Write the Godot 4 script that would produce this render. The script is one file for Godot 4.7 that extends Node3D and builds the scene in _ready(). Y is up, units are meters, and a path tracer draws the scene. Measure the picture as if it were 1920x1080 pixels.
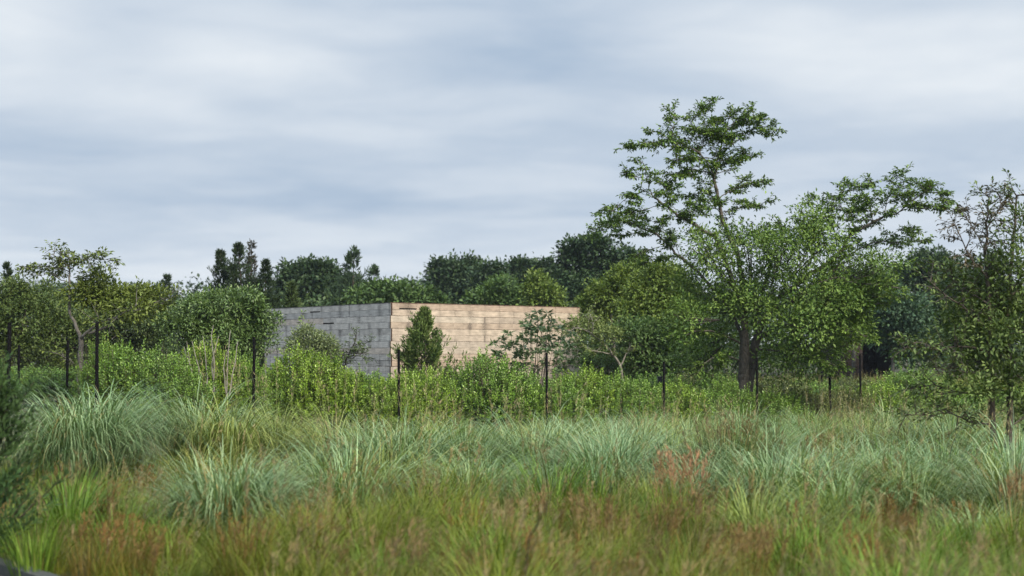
extends Node3D
# A fenced native-grass meadow under an overcast sky: a plank-clad timber building, bayberry hedge, a big spreading tree.

const F := 2850.0          # focal length of the lens in photograph pixels
const EYE := Vector3(0, 2.2, 0)
const PITCH := 0.0449
var rng := RandomNumberGenerator.new()
var wobble := FastNoiseLite.new()
var taken := {}
var M := {}

# ---------------------------------------------------------------- geometry
class Geo:
	var v := PackedVector3Array()
	var n := PackedVector3Array()
	var c := PackedColorArray()
	var i := PackedInt32Array()

	func leaf(p: Vector3, d: Vector3, nr: Vector3, l: float, w: float, col: Color) -> void:
		var s := d.cross(nr)
		var q := s.length()
		if q < 0.001:
			return
		s /= q
		var u := s.cross(d)
		var k := v.size()
		var m := p + d * (l * 0.5) + u * (w * 0.2)
		v.append(p)
		v.append(m + s * (w * 0.5))
		v.append(p + d * l - u * (l * 0.12))
		v.append(m - s * (w * 0.5))
		var a := (u - s * 0.35).normalized()
		var b := (u + s * 0.35).normalized()
		n.append(u)
		n.append(a)
		n.append(u)
		n.append(b)
		for t in 4:
			c.append(col * 1.42)
		i.append(k); i.append(k + 2); i.append(k + 1)
		i.append(k); i.append(k + 3); i.append(k + 2)

	# a grass blade: a strip that leans away and bends over
	func blade(p: Vector3, side: Vector3, out: Vector3, l: float, w: float, lean: float, bend: float, col: Color, segs: int) -> void:
		var k := v.size()
		var q := p
		var a := lean
		for t in segs + 1:
			var f := float(t) / segs
			var ww := w * (1.0 - f * f) * (0.55 + 0.45 * minf(1.0, f * 4.0)) * 0.5
			var dirv := Vector3.UP * cos(a) + out * sin(a)
			var nr := (Vector3.UP * -sin(a) + out * cos(a))
			if t == segs:
				v.append(q); n.append(nr); c.append(col)
			else:
				v.append(q + side * ww); v.append(q - side * ww)
				n.append((nr + side * 0.3).normalized()); n.append((nr - side * 0.3).normalized())
				c.append(col); c.append(col)
			q += dirv * (l / segs)
			a += bend * (0.2 + 1.0 * f + 0.75 * f * f) / segs
		for t in segs:
			var b := k + t * 2
			if t == segs - 1:
				i.append(b); i.append(b + 2); i.append(b + 1)
			else:
				i.append(b); i.append(b + 2); i.append(b + 1)
				i.append(b + 1); i.append(b + 2); i.append(b + 3)

	func tube(pts: PackedVector3Array, r0: float, r1: float, sides: int, col: Color) -> void:
		var cnt := pts.size()
		if cnt < 2:
			return
		var k := v.size()
		for t in cnt:
			var d := (pts[mini(t + 1, cnt - 1)] - pts[maxi(t - 1, 0)]).normalized()
			var s := d.cross(Vector3(0.31, 0.2, 0.93)).normalized()
			var u := s.cross(d)
			var r := lerpf(r0, r1, float(t) / (cnt - 1))
			for e in sides:
				var an := TAU * e / sides
				var nr := s * cos(an) + u * sin(an)
				v.append(pts[t] + nr * r); n.append(nr); c.append(col)
		for t in cnt - 1:
			for e in sides:
				var a := k + t * sides + e
				var b := k + t * sides + (e + 1) % sides
				i.append(a); i.append(b); i.append(a + sides)
				i.append(b); i.append(b + sides); i.append(a + sides)

	func quad(a: Vector3, b: Vector3, d: Vector3, e: Vector3, nr: Vector3, col: Color) -> void:
		var k := v.size()
		v.append(a); v.append(b); v.append(d); v.append(e)
		for t in 4:
			n.append(nr); c.append(col)
		i.append(k); i.append(k + 1); i.append(k + 2)
		i.append(k); i.append(k + 2); i.append(k + 3)

	func box(lo: Vector3, hi: Vector3, col: Color) -> void:
		quad(Vector3(lo.x, lo.y, hi.z), Vector3(lo.x, hi.y, hi.z), Vector3(hi.x, hi.y, hi.z), Vector3(hi.x, lo.y, hi.z), Vector3(0, 0, 1), col)
		quad(Vector3(hi.x, lo.y, lo.z), Vector3(hi.x, hi.y, lo.z), Vector3(lo.x, hi.y, lo.z), Vector3(lo.x, lo.y, lo.z), Vector3(0, 0, -1), col)
		quad(Vector3(hi.x, lo.y, hi.z), Vector3(hi.x, hi.y, hi.z), Vector3(hi.x, hi.y, lo.z), Vector3(hi.x, lo.y, lo.z), Vector3(1, 0, 0), col)
		quad(Vector3(lo.x, lo.y, lo.z), Vector3(lo.x, hi.y, lo.z), Vector3(lo.x, hi.y, hi.z), Vector3(lo.x, lo.y, hi.z), Vector3(-1, 0, 0), col)
		quad(Vector3(lo.x, hi.y, hi.z), Vector3(lo.x, hi.y, lo.z), Vector3(hi.x, hi.y, lo.z), Vector3(hi.x, hi.y, hi.z), Vector3(0, 1, 0), col)
		quad(Vector3(lo.x, lo.y, lo.z), Vector3(lo.x, lo.y, hi.z), Vector3(hi.x, lo.y, hi.z), Vector3(hi.x, lo.y, lo.z), Vector3(0, -1, 0), col)

	func mesh(m: Material, off := Vector3.ZERO) -> ArrayMesh:
		var a := []
		a.resize(Mesh.ARRAY_MAX)
		a[Mesh.ARRAY_VERTEX] = (Transform3D(Basis(), -off) * v) if off != Vector3.ZERO else v
		a[Mesh.ARRAY_NORMAL] = n
		a[Mesh.ARRAY_COLOR] = c
		a[Mesh.ARRAY_INDEX] = i
		var r := ArrayMesh.new()
		r.add_surface_from_arrays(Mesh.PRIMITIVE_TRIANGLES, a)
		r.surface_set_material(0, m)
		return r

# ---------------------------------------------------------------- small helpers
func rf(a: float, b: float) -> float: return rng.randf_range(a, b)
func rv() -> Vector3:
	var z := rng.randf_range(-1, 1)
	var a := rng.randf() * TAU
	var r := sqrt(1 - z * z)
	return Vector3(r * cos(a), z, r * sin(a))
func tone(a: Color, b: Color, spread := 0.18) -> Color:
	var k := a.lerp(b, rng.randf())
	var s := 1.0 + rng.randf_range(-spread, spread)
	return Color(k.r * s, k.g * s, k.b * s)

# where a point seen at (px, py) of the photograph stands when it is d metres ahead
func W(px: float, py: float, d: float) -> Vector3:
	var x := (px - 960.0) / F
	var y := (540.0 - py) / F
	var fwd := cos(PITCH) - y * sin(PITCH)
	var up := sin(PITCH) + y * cos(PITCH)
	return EYE + Vector3(x / fwd, up / fwd, -1.0) * d

# height of the land: higher on the left, falling away to the right
func land(x: float, z: float) -> float:
	var d := -z
	var k := smoothstep(6.0, 26.0, d)
	var h := lerpf(0.1, 0.05 - 1.15 * tanh(x / 16.0), k)
	h = lerpf(h, maxf(h, 0.55), smoothstep(49.0, 64.0, d))
	h += 0.06 * wobble.get_noise_2d(x * 6.0, z * 6.0) * smoothstep(8.0, 16.0, d)
	return h + smoothstep(70.0, 230.0, d) * 3.5

func on_land(px: float, d: float) -> Vector3:
	var p := W(px, 668.0, d)
	p.y = land(p.x, p.z)
	return p

func numbered(called: String) -> String:
	taken[called] = taken.get(called, -1) + 1
	return called if taken[called] == 0 else "%s_%03d" % [called, taken[called]]

func thing(called: String, label: String, category: String, at := Vector3.ZERO, group := "", turn := 0.0) -> Node3D:
	var o := Node3D.new()
	o.name = numbered(called)
	add_child(o)
	o.position = at
	o.rotation.y = turn
	tag(o, label, category, group)
	return o

func tag(o: Node, label: String, category := "", group := "") -> void:
	o.set_meta("label", label)
	if category: o.set_meta("category", category)
	if group: o.set_meta("group", group)

func part(called: String, m: Mesh, parent: Node3D) -> MeshInstance3D:
	var o := MeshInstance3D.new()
	o.name = called
	o.mesh = m
	parent.add_child(o, true)
	return o

func setting(called: String, m: Mesh, kind := "structure") -> MeshInstance3D:
	var o := MeshInstance3D.new()
	o.name = numbered(called)
	o.mesh = m
	add_child(o)
	o.set_meta("kind", kind)
	return o

func lin(r: float, g: float, b: float) -> Color: return Color(r, g, b).linear_to_srgb()

# ---------------------------------------------------------------- materials
func noise_tex(freq: float, size: int, lo: Color, hi: Color, normal := false, seed_ := 3) -> NoiseTexture2D:
	var f := FastNoiseLite.new()
	f.seed = seed_
	f.frequency = freq
	f.fractal_octaves = 5
	var t := NoiseTexture2D.new()
	t.noise = f
	t.width = size
	t.height = size
	t.seamless = true
	if normal:
		t.as_normal_map = true
		t.bump_strength = 6.0
	else:
		var g := Gradient.new()
		g.set_color(0, lo)
		g.set_color(1, hi)
		t.color_ramp = g
	return t

func leafy(rough: float, through: float, spec := 0.4) -> StandardMaterial3D:
	var m := StandardMaterial3D.new()
	m.vertex_color_use_as_albedo = true
	m.roughness = rough
	m.metallic_specular = spec
	m.cull_mode = BaseMaterial3D.CULL_DISABLED
	m.backlight_enabled = true
	m.backlight = Color(through, through, through * 0.6)
	return m

func make_materials() -> void:
	M.leaf = leafy(0.55, 0.55)
	M.glossy = leafy(0.42, 0.5, 0.5)
	M.needle = leafy(0.75, 0.25, 0.3)
	M.grass = leafy(0.55, 0.6, 0.32)
	var b := StandardMaterial3D.new()
	b.vertex_color_use_as_albedo = true
	b.roughness = 0.9
	b.uv1_triplanar = true
	b.uv1_scale = Vector3(1.3, 0.5, 1.3)
	b.albedo_texture = noise_tex(0.035, 256, Color(0.62, 0.6, 0.58), Color(1, 1, 1), false, 8)
	b.normal_enabled = true
	b.normal_texture = noise_tex(0.04, 256, Color.BLACK, Color.WHITE, true, 8)
	M.bark = b
	var p := StandardMaterial3D.new()
	p.albedo_color = lin(0.005, 0.005, 0.006)
	p.roughness = 0.7
	p.metallic_specular = 0.2
	M.post = p
	var w := p.duplicate()
	w.roughness = 0.6
	M.wire = w
	var s := StandardMaterial3D.new()
	s.uv1_triplanar = true
	s.uv1_world_triplanar = true
	s.uv1_scale = Vector3(0.12, 0.12, 0.12)
	s.albedo_texture = noise_tex(0.02, 512, lin(0.025, 0.027, 0.011), lin(0.075, 0.075, 0.034))
	s.roughness = 1.0
	M.soil = s
	var k := StandardMaterial3D.new()
	k.uv1_triplanar = true
	k.uv1_world_triplanar = true
	k.albedo_texture = noise_tex(0.05, 256, lin(0.05, 0.056, 0.053), lin(0.09, 0.097, 0.092))
	k.roughness = 0.85
	M.stone = k
	var g := k.duplicate()
	g.albedo_texture = noise_tex(0.09, 256, lin(0.035, 0.035, 0.036), lin(0.075, 0.075, 0.074), false, 5)
	M.asphalt = g
	M.tan_wood = wood(lin(0.435, 0.372, 0.302), 21, 0.46)
	M.grey_wood = wood(lin(0.50, 0.472, 0.44), 22, 0.4)
	var e := StandardMaterial3D.new()
	e.albedo_color = lin(0.085, 0.045, 0.028)
	e.roughness = 0.95
	e.uv1_triplanar = true
	e.uv1_scale = Vector3(6, 6, 6)
	e.albedo_texture = noise_tex(0.05, 128, Color(0.5, 0.5, 0.5), Color(1, 1, 1), false, 31)
	M.end_grain = e
	var q := StandardMaterial3D.new()
	q.albedo_color = lin(0.02, 0.016, 0.014)
	q.roughness = 1.0
	M.inner = q

# sawn boards: 16 rows of grain, each with dark iron bleeding where the boards are nailed to the frame (every quarter of the width)
func wood(base: Color, sd: int, stain := 0.5) -> StandardMaterial3D:
	var wdt := 1024
	var im := Image.create(wdt, 1024, false, Image.FORMAT_RGBA8)
	var a := FastNoiseLite.new()
	a.seed = sd
	a.frequency = 0.02
	a.fractal_octaves = 4
	var r := RandomNumberGenerator.new()
	r.seed = sd
	for row in 16:
		var amount := []
		for k in 4:
			amount.append([(0.0 if r.randf() < 0.55 else r.randf_range(0.08, stain)), r.randf_range(12, 60), r.randf() < 0.4])
		var gx := r.randf() * 4000.0
		var lightness := r.randf_range(0.93, 1.04)
		for y in 64:
			for x in wdt:
				var gr := a.get_noise_2d(gx + x * 0.22, row * 300.0 + y * 4.5)
				var blot := a.get_noise_2d(gx + 900.0 + x * 0.35, row * 90.0 + y * 0.6)
				var fine := a.get_noise_2d(gx + x * 2.0, 3000.0 + row * 400.0 + y * 14.0)
				var f := lightness * (1.0 + 0.16 * gr + 0.10 * fine + 0.14 * blot)
				for k in 4:
					var dx := absf(x - (k * 256.0 + 14.0))
					if dx < 110.0:
						var rag := 0.7 + 0.9 * a.get_noise_2d(gx + x * 3.0, row * 70.0 + y * 2.0)
						var st: float = amount[k][0] * exp(-dx * dx / (float(amount[k][1]) * float(amount[k][1]))) * rag
						var bleed := 0.14 * exp(-dx * dx / 16.0) * rag if amount[k][2] else 0.0
						f *= 1.0 - clampf(st + bleed, 0.0, 0.6)
						if amount[k][2] and dx < 2.5 and (absi(y - 12) < 3 or absi(y - 50) < 3):
							f *= 0.35
				im.set_pixel(x, row * 64 + y, Color(clampf(base.r * f, 0, 1), clampf(base.g * f, 0, 1), clampf(base.b * f, 0, 1)))
	var m := StandardMaterial3D.new()
	m.albedo_texture = ImageTexture.create_from_image(im)
	m.vertex_color_use_as_albedo = true
	m.roughness = 0.85
	return m

# ---------------------------------------------------------------- sky
func make_sky() -> PanoramaSkyMaterial:
	var wd := 4096
	var ht := 2048
	var im := Image.create(wd, ht, false, Image.FORMAT_RGBF)
	im.fill(Color(0.095, 0.098, 0.098))
	var a := FastNoiseLite.new()
	a.seed = 11
	a.frequency = 1.0
	a.fractal_octaves = 5
	a.fractal_gain = 0.55
	a.fractal_octaves = 6
	var b := FastNoiseLite.new()
	b.seed = 29
	b.frequency = 1.0
	b.fractal_octaves = 3
	# broad banks of cloud in the part of the sky ahead: azimuth, elevation, widths in degrees, brightness
	var banks := [[-10.5, 11.0, 6.0, 1.5, 0.5], [-19.0, 12.6, 2.5, 2.0, 0.55], [-15.5, 9.2, 5.0, 1.2, 0.34], [-14.0, 6.7, 9.0, 2.2, -0.24], [-14.5, 11.3, 2.6, 1.4, -0.2], [-10.0, 9.3, 2.2, .7, -0.3], [-3.0, 5.6, 7.0, 0.7, -0.28],
		[1.0, 12.0, 4.0, 2.2, -0.28], [8.0, 12.8, 6.0, 1.5, 0.35], [15.5, 10.6, 6.0, 1.6, 0.6], [19.0, 12.0, 5.0, 2.4, 0.2], [10.0, 6.5, 10.0, 1.4, -0.12], [-8.0, 8.2, 8.0, 0.9, 0.12]]
	var dark := Color(0.118, 0.151, 0.194)
	var pale := Color(0.222, 0.240, 0.259)
	var y := 0
	while y < ht / 2:
		var step := 4 if y < 680 else 1
		var el := (0.5 - (y + step * 0.5) / ht) * PI
		var se := sin(el)
		var ce := cos(el)
		var eld := rad_to_deg(el)
		var x := 0
		while x < wd:
			var az := (x + step * 0.5) / wd * TAU
			if az > PI: az -= TAU
			var px := sin(az) * ce / (se + 0.10)
			var pz := cos(az) * ce / (se + 0.10)
			var wx := px + 0.12 * b.get_noise_2d(px * 0.9, pz * 0.9)
			var wz := pz + 0.12 * b.get_noise_2d(px * 0.9 + 50.0, pz * 0.9)
			var k := 0.24 + 0.30 * smoothstep(-0.5, 0.5, a.get_noise_2d(wx * 1.0, wz * 1.3)) + 0.12 * a.get_noise_2d(wx * 2.6 + 9.0, wz * 3.4) + 0.06 * a.get_noise_3d(sin(az) * 6.0 + 40.0, eld * 0.6, cos(az) * 6.0)
			if absf(az) < 0.8 and eld < 24.0:
				var azd := rad_to_deg(az)
				for q in banks:
					var ux: float = (azd - q[0]) / q[2]
					var uy: float = (eld - q[1] + 0.05 * (azd - q[0])) / q[3]
					var e2 := ux * ux + uy * uy
					if e2 < 7.0:
						k += q[4] * exp(-e2)
			k += 0.95 * exp(-eld / 3.2) + 0.12 * exp(-eld / 6.0)
			k = clampf(k, 0.0, 1.25)
			var col := dark.lerp(pale, k)
			var up := (1.0 + 2.0 * se) / 1.28
			var f := lerpf(1.0, up, smoothstep(10.0, 40.0, eld))
			im.fill_rect(Rect2i(x, y, step, step), Color(col.r * f, col.g * f, col.b * f))
			x += step
		y += step
	var m := PanoramaSkyMaterial.new()
	m.panorama = ImageTexture.create_from_image(im)
	return m

# ---------------------------------------------------------------- plants
# a crown of leaf sprays around lobes [centre, radii]
func lobes(g: Geo, list: Array, sprays: int, per: int, l: float, w: float, ca: Color, cb: Color, spread := 0.35, solid := 0.0) -> void:
	var total := 0.0
	var weights := []
	for q in list:
		var r: Vector3 = q[1]
		total += pow(r.x * r.y * r.z, 0.667)
		weights.append(total)
	for s in sprays:
		var pick := rng.randf() * total
		var k := 0
		while weights[k] < pick: k += 1
		var cen: Vector3 = list[k][0]
		var rad: Vector3 = list[k][1]
		var d := rv()
		if d.y < -0.35 and rng.randf() < 0.6: d.y = -d.y
		var f := 1.0 - 0.42 * pow(rng.randf(), 1.6)
		if rng.randf() < solid: f = rng.randf()
		f *= 1.0 + 0.8 * wobble.get_noise_3dv((cen + d * rad) * 40.0 / maxf(rad.x, 0.6))
		var p := cen + d * rad * f
		var col := tone(ca, cb)
		var axis := (d + Vector3(0, 0.35, 0) + rv() * 0.6).normalized()
		for t in per:
			var o := rv()
			var ld := (axis * 0.7 + o * 0.9 + Vector3(0, -0.2, 0)).normalized()
			var nr := (Vector3.UP * 0.9 + d * 0.4 + rv() * 0.7).normalized()
			var sz := rf(0.65, 1.25)
			var kk := rf(0.84, 1.16)
			g.leaf(p + o * (spread * rng.randf()), ld, nr, l * sz, w * sz, Color(col.r * kk, col.g * kk, col.b * kk))

# leaves along one twig
func twig(g: Geo, wd: Geo, p: Vector3, d: Vector3, l: float, count: int, ll: float, lw: float, ca: Color, cb: Color, bark: Color, r := 0.006) -> void:
	var e := p + d * l + Vector3(0, -0.05 * l, 0)
	var mid := p.lerp(e, 0.5) + Vector3(0, 0.04 * l, 0)
	wd.tube(PackedVector3Array([p, mid, e]), r, r * 0.5, 3, bark)
	var col := tone(ca, cb)
	for t in count:
		var f := 0.15 + 0.85 * (t + rng.randf()) / count
		var q := p.lerp(mid, f * 2.0) if f < 0.5 else mid.lerp(e, f * 2.0 - 1.0)
		var o := rv()
		o.y *= 0.6
		var ld := (d * 0.6 + o * 0.85 + Vector3(0, -0.12, 0)).normalized()
		var nr := (Vector3.UP + rv() * 0.5).normalized()
		var sz := rf(0.7, 1.25)
		var kk := rf(0.84, 1.16)
		g.leaf(q + o * 0.02, ld, nr, ll * sz, lw * sz, Color(col.r * kk, col.g * kk, col.b * kk))

# side shoots with twigs along a limb from share t0 to its end
func dress(g: Geo, wd: Geo, pts: PackedVector3Array, t0: float, step: float, shoot: float, twigs: int, leaves: int, ll: float, lw: float, ca: Color, cb: Color, bark: Color, flat := 0.45) -> void:
	var total := 0.0
	for k in pts.size() - 1: total += pts[k].distance_to(pts[k + 1])
	var at := total * t0
	while at < total:
		var run := 0.0
		var p := pts[pts.size() - 1]
		var d := Vector3.UP
		for k in pts.size() - 1:
			var seg := pts[k].distance_to(pts[k + 1])
			if run + seg >= at:
				p = pts[k].lerp(pts[k + 1], (at - run) / seg)
				d = (pts[k + 1] - pts[k]) / seg
				break
			run += seg
		var o := rv()
		o.y *= flat
		var sd := (d * 0.55 + o.normalized() * 1.0 + Vector3(0, 0.12, 0)).normalized()
		var sl := shoot * rf(0.45, 1.1) * (1.0 - 0.45 * at / total)
		var e := p + sd * sl + Vector3(0, -0.06 * sl, 0)
		wd.tube(PackedVector3Array([p, p.lerp(e, 0.5) + rv() * 0.05 * sl, e]), 0.014, 0.006, 4, bark)
		for t in twigs:
			var f := rf(0.2, 1.0)
			var to := rv()
			to.y *= flat
			twig(g, wd, p.lerp(e, f), (sd * 0.7 + to).normalized(), rf(0.16, 0.36), leaves, ll, lw, ca, cb, bark)
		twig(g, wd, e, sd, rf(0.15, 0.3), leaves, ll, lw, ca, cb, bark)
		at += step * rf(0.6, 1.4)
	var n := pts.size()
	twig(g, wd, pts[n - 1], (pts[n - 1] - pts[n - 2]).normalized(), 0.3, leaves + 3, ll, lw, ca, cb, bark)

func smooth(raw: PackedVector3Array, wig := 0.03) -> PackedVector3Array:
	var o := PackedVector3Array()
	var n := raw.size()
	for k in n - 1:
		var a := raw[maxi(k - 1, 0)]
		var d := raw[mini(k + 2, n - 1)]
		for t in 3:
			o.append(raw[k].cubic_interpolate(raw[k + 1], a, d, t / 3.0) + (rv() * wig if k + t > 0 else Vector3.ZERO))
	o.append(raw[n - 1])
	return o

func path(list: Array, d0: float, d1: float, wig := 0.03) -> PackedVector3Array:
	var o := PackedVector3Array()
	var n := list.size() / 2
	for k in n:
		o.append(W(list[k * 2], list[k * 2 + 1], lerpf(d0, d1, float(k) / maxf(n - 1, 1))))
	return smooth(o, wig)

# an upright evergreen: height, half width at the foot, how spiky, how full
func cedar(h: float, r: float, plumes: int, ca: Color, cb: Color, lean := 0.0, ragged := 0.25, nl := 0.09) -> Array:
	var g := Geo.new()
	var wd := Geo.new()
	var tops := PackedVector3Array()
	for k in 9:
		var f := k / 8.0
		tops.append(Vector3(lean * f * f * h, f * h * 0.98, 0) + rv() * 0.02 * h * f * (1 - f))
	wd.tube(tops, 0.035 * h * 0.55, 0.008, 6, Color(0.09, 0.07, 0.055))
	for s in plumes:
		var f := pow(rng.randf(), 0.8)
		var y := lerpf(0.04, 1.0, f)
		var an := rng.randf() * TAU
		var out := Vector3(cos(an), 0, sin(an))
		var prof := pow(1.0 - y, 0.95) * minf(1.0, 0.55 + y * 3.0)
		var nz := wobble.get_noise_3d(cos(an) * 26.0 + r * 70.0, y * h * 15.0, sin(an) * 26.0)
		if nz < 0.05 - ragged * 0.1 and rng.randf() < ragged * 1.7: continue
		var rr := r * prof * (1.0 + ragged * 3.0 * nz) * rf(0.65, 1.0 + ragged * 0.6) + 0.012 * h
		var base := Vector3(lean * y * y * h, y * h * 0.97, 0)
		var rise := rf(0.25, 1.1)
		var e := base + out * rr + Vector3(0, rr * rise, 0)
		var st := base + out * rr * rf(0.25, 0.5)
		if rng.randf() < 0.25:
			wd.tube(PackedVector3Array([base, st, e]), 0.012, 0.004, 3, Color(0.09, 0.07, 0.055))
		var ax := (e - st).normalized()
		var col := tone(ca, cb, 0.22)
		var cnt := int(clampf(rr / nl * 4.0, 10, 34))
		for t in cnt:
			var q := st.lerp(e, pow(rng.randf(), 0.7))
			var o := rv()
			g.leaf(q + o * 0.45 * nl * rng.randf(), (ax * 0.9 + o * 0.8 + Vector3(0, 0.35, 0)).normalized(), (out + rv() * 0.8).normalized(), nl * rf(0.8, 1.8), nl * rf(0.28, 0.45), Color(col.r, col.g, col.b) * rf(0.85, 1.15))
	return [g, wd]

# a dense shrub of upright leafy shoots over a mound
func bayberry(rx: float, h: float, shoots: int, ca: Color, cb: Color, ll := 0.06) -> Array:
	var g := Geo.new()
	var wd := Geo.new()
	for k in 16:
		var an := rng.randf() * TAU
		var o := Vector3(cos(an), 0, sin(an)) * rng.randf() * rx * 0.75
		wd.tube(PackedVector3Array([o * 0.25 + Vector3(0, -0.05, 0), o * 0.7 + Vector3(0, h * 0.45, 0), o + Vector3(0, h * 0.8, 0)]), 0.02, 0.007, 5, Color(0.13, 0.11, 0.09))
	for k in 7:
		var an := rng.randf() * TAU
		var o := Vector3(cos(an), 0, sin(an)) * rng.randf() * rx
		var e := o + Vector3(rf(-0.15, 0.15), h * rf(0.85, 1.12), rf(-0.15, 0.15))
		wd.tube(PackedVector3Array([o * 0.6 + Vector3(0, h * 0.3, 0), o.lerp(e, 0.6), e]), 0.008, 0.003, 4, Color(0.2, 0.18, 0.15))
	for s in shoots:
		var d := rv()
		d.y = absf(d.y) * 1.25 - 0.5
		d = d.normalized()
		var lump := 1.0 + 0.55 * wobble.get_noise_3dv(d * 55.0 + Vector3(rx, h, 0) * 90.0)
		var f := (1.0 - 0.35 * pow(rng.randf(), 1.5)) * lump
		var p := Vector3(d.x * rx * f, h * 0.42 + d.y * h * 0.5 * f, d.z * rx * f)
		if p.y < 0.0: p.y = rf(0, 0.2)
		var ax := (d * 0.55 + Vector3.UP * rf(0.5, 1.2) + rv() * 0.25).normalized()
		var sl := rf(0.14, 0.46)
		var col := tone(ca, cb, 0.2)
		wd.tube(PackedVector3Array([p - ax * 0.12, p + ax * sl]), 0.005, 0.003, 3, Color(0.14, 0.12, 0.08))
		var cnt := rng.randi_range(12, 18)
		for t in cnt:
			var q := float(t) / cnt
			var an := t * 2.4 + rng.randf() * 0.5
			var s1 := ax.cross(Vector3(0.2, 0.1, 0.97)).normalized()
			var o := s1 * cos(an) + s1.cross(ax) * sin(an)
			var ld := (ax * lerpf(0.5, 1.5, q) + o).normalized()
			g.leaf(p + ax * sl * q, ld, (ax - o * 0.5 + rv() * 0.25).normalized(), ll * rf(0.8, 1.3), ll * rf(0.42, 0.56), Color(col.r, col.g, col.b) * rf(0.85, 1.15))
	return [g, wd]

# a grass tuft: blades with their own curve, optional panicles
func tuft(count: int, r: float, lmin: float, lmax: float, w: float, bend: float, ca: Color, cb: Color, heads := 0, hc := Color(0.2, 0.12, 0.08), wind := Vector3(0.15, 0, 0), segs := 6) -> Geo:
	var g := Geo.new()
	for k in count:
		var an := rng.randf() * TAU
		var out := Vector3(cos(an), 0, sin(an))
		var p := out * r * sqrt(rng.randf())
		out = (out + wind + rv() * 0.35)
		out.y = 0
		out = out.normalized()
		var side := out.cross(Vector3.UP).rotated(Vector3.UP, rf(-0.5, 0.5))
		var l := rf(lmin, lmax)
		g.blade(p + Vector3(0, -0.04, 0), side, out, l, w * rf(0.6, 1.3), rf(0.02, 0.38), bend * rf(0.6, 1.4), tone(ca, cb, 0.32) if rng.randf() > 0.06 else tone(Color(0.20, 0.155, 0.05), Color(0.33, 0.27, 0.11)), segs)
	for k in heads:
		var an := rng.randf() * TAU
		var out := Vector3(cos(an), 0, sin(an))
		var a := rf(0.03, 0.22)
		var dirv := (Vector3.UP * cos(a) + (out + wind * 2.0).normalized() * sin(a)).normalized()
		var l := rf(lmax * 0.72, lmax * 0.98)
		var p := out * r * rng.randf() * 0.7
		var e := p + dirv * l + out * 0.06
		g.tube(PackedVector3Array([p, p + dirv * l * 0.6, e]), 0.0022, 0.0012, 3, tone(cb, hc, 0.1))
		var col := tone(hc, hc, 0.25)
		for t in 22:
			var q := p + dirv * l * rf(0.72, 1.0) 
			var o := rv()
			o.y = absf(o.y) * 0.6 + 0.2
			var ln := rf(0.03, 0.09)
			g.leaf(q, (o * 0.8 + dirv * 0.8 + wind).normalized(), rv(), ln, 0.006, Color(col.r, col.g, col.b) * rf(0.8, 1.2))
	return g

# ---------------------------------------------------------------- the setting
func build_land() -> void:
	var g := Geo.new()
	var zs := [12.0, 4.0, 0.0]
	var z := -2.0
	while z > -70.0:
		zs.append(z)
		z -= 1.6
	for e in [-80.0, -95.0, -115.0, -140.0, -170.0, -210.0, -260.0, -340.0, -500.0, -900.0]: zs.append(e)
	var xs := [-900.0, -400.0, -200.0, -120.0, -80.0, -60.0]
	for k in 61: xs.append(-48.0 + k * 1.6)
	for e in [60.0, 80.0, 120.0, 200.0, 400.0, 900.0]: xs.append(e)
	for zz in zs:
		for xx in xs:
			var h := land(xx, zz)
			g.v.append(Vector3(xx, h, zz))
			g.n.append(Vector3(land(xx - 0.5, zz) - land(xx + 0.5, zz), 1.0, land(xx, zz - 0.5) - land(xx, zz + 0.5)).normalized())
			g.c.append(Color.WHITE)
	var nx := xs.size()
	for a in zs.size() - 1:
		for b in nx - 1:
			var k := a * nx + b
			g.i.append(k); g.i.append(k + nx); g.i.append(k + 1)
			g.i.append(k + 1); g.i.append(k + nx); g.i.append(k + nx + 1)
	setting("ground", g.mesh(M.soil))
	# the road where the photographer stands, and its kerb, curving off to the left
	var edge := PackedVector3Array([Vector3(-30, 0, -21.5), Vector3(-12, 0, -18.2), Vector3(-7.5, 0, -16.6), Vector3(-5.0, 0, -14.3), Vector3(-3.85, 0, -13.1), Vector3(-2.3, 0, -11.2), Vector3(0, 0, -7.6), Vector3(4, 0, -5.0), Vector3(12, 0, -3.0), Vector3(30, 0, -2)])
	edge = smooth(edge, 0.0)
	var road := Geo.new()
	var kerb := Geo.new()
	for k in edge.size() - 1:
		var a := edge[k]
		var b := edge[k + 1]
		var s := (b - a).normalized().cross(Vector3.UP)
		var s2 := s if k + 2 >= edge.size() else (edge[k + 2] - a).normalized().cross(Vector3.UP)
		var s1 := s if k == 0 else (b - edge[k - 1]).normalized().cross(Vector3.UP)
		var y0 := land(a.x, a.z)
		var y1 := land(b.x, b.z)
		var up := Vector3(0, 1, 0)
		var ra := Vector3(a.x, y0 + 0.015, a.z)
		var rb := Vector3(b.x, y1 + 0.015, b.z)
		road.quad(ra + s1 * 0.02, rb + s2 * 0.02, rb + s2 * 0.02 + Vector3(0, 0.1 - y1, 30), ra + s1 * 0.02 + Vector3(0, 0.1 - y0, 30), up, Color.WHITE)
		var o0 := s1 * -0.17
		var o1 := s2 * -0.17
		var t0 := Vector3(0, y0 + 0.1, 0)
		var t1 := Vector3(0, y1 + 0.1, 0)
		kerb.quad(a + o0 + t0, b + o1 + t1, b + t1, a + t0, up, Color.WHITE)
		kerb.quad(b + t1, b + Vector3(0, y1 - 0.1, 0), a + Vector3(0, y0 - 0.1, 0), a + t0, s, Color.WHITE)
		kerb.quad(a + o0 + Vector3(0, y0 - 0.1, 0), b + o1 + Vector3(0, y1 - 0.1, 0), b + o1 + t1, a + o0 + t0, -s, Color.WHITE)
	setting("road", road.mesh(M.asphalt))
	setting("kerb", kerb.mesh(M.stone))

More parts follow.
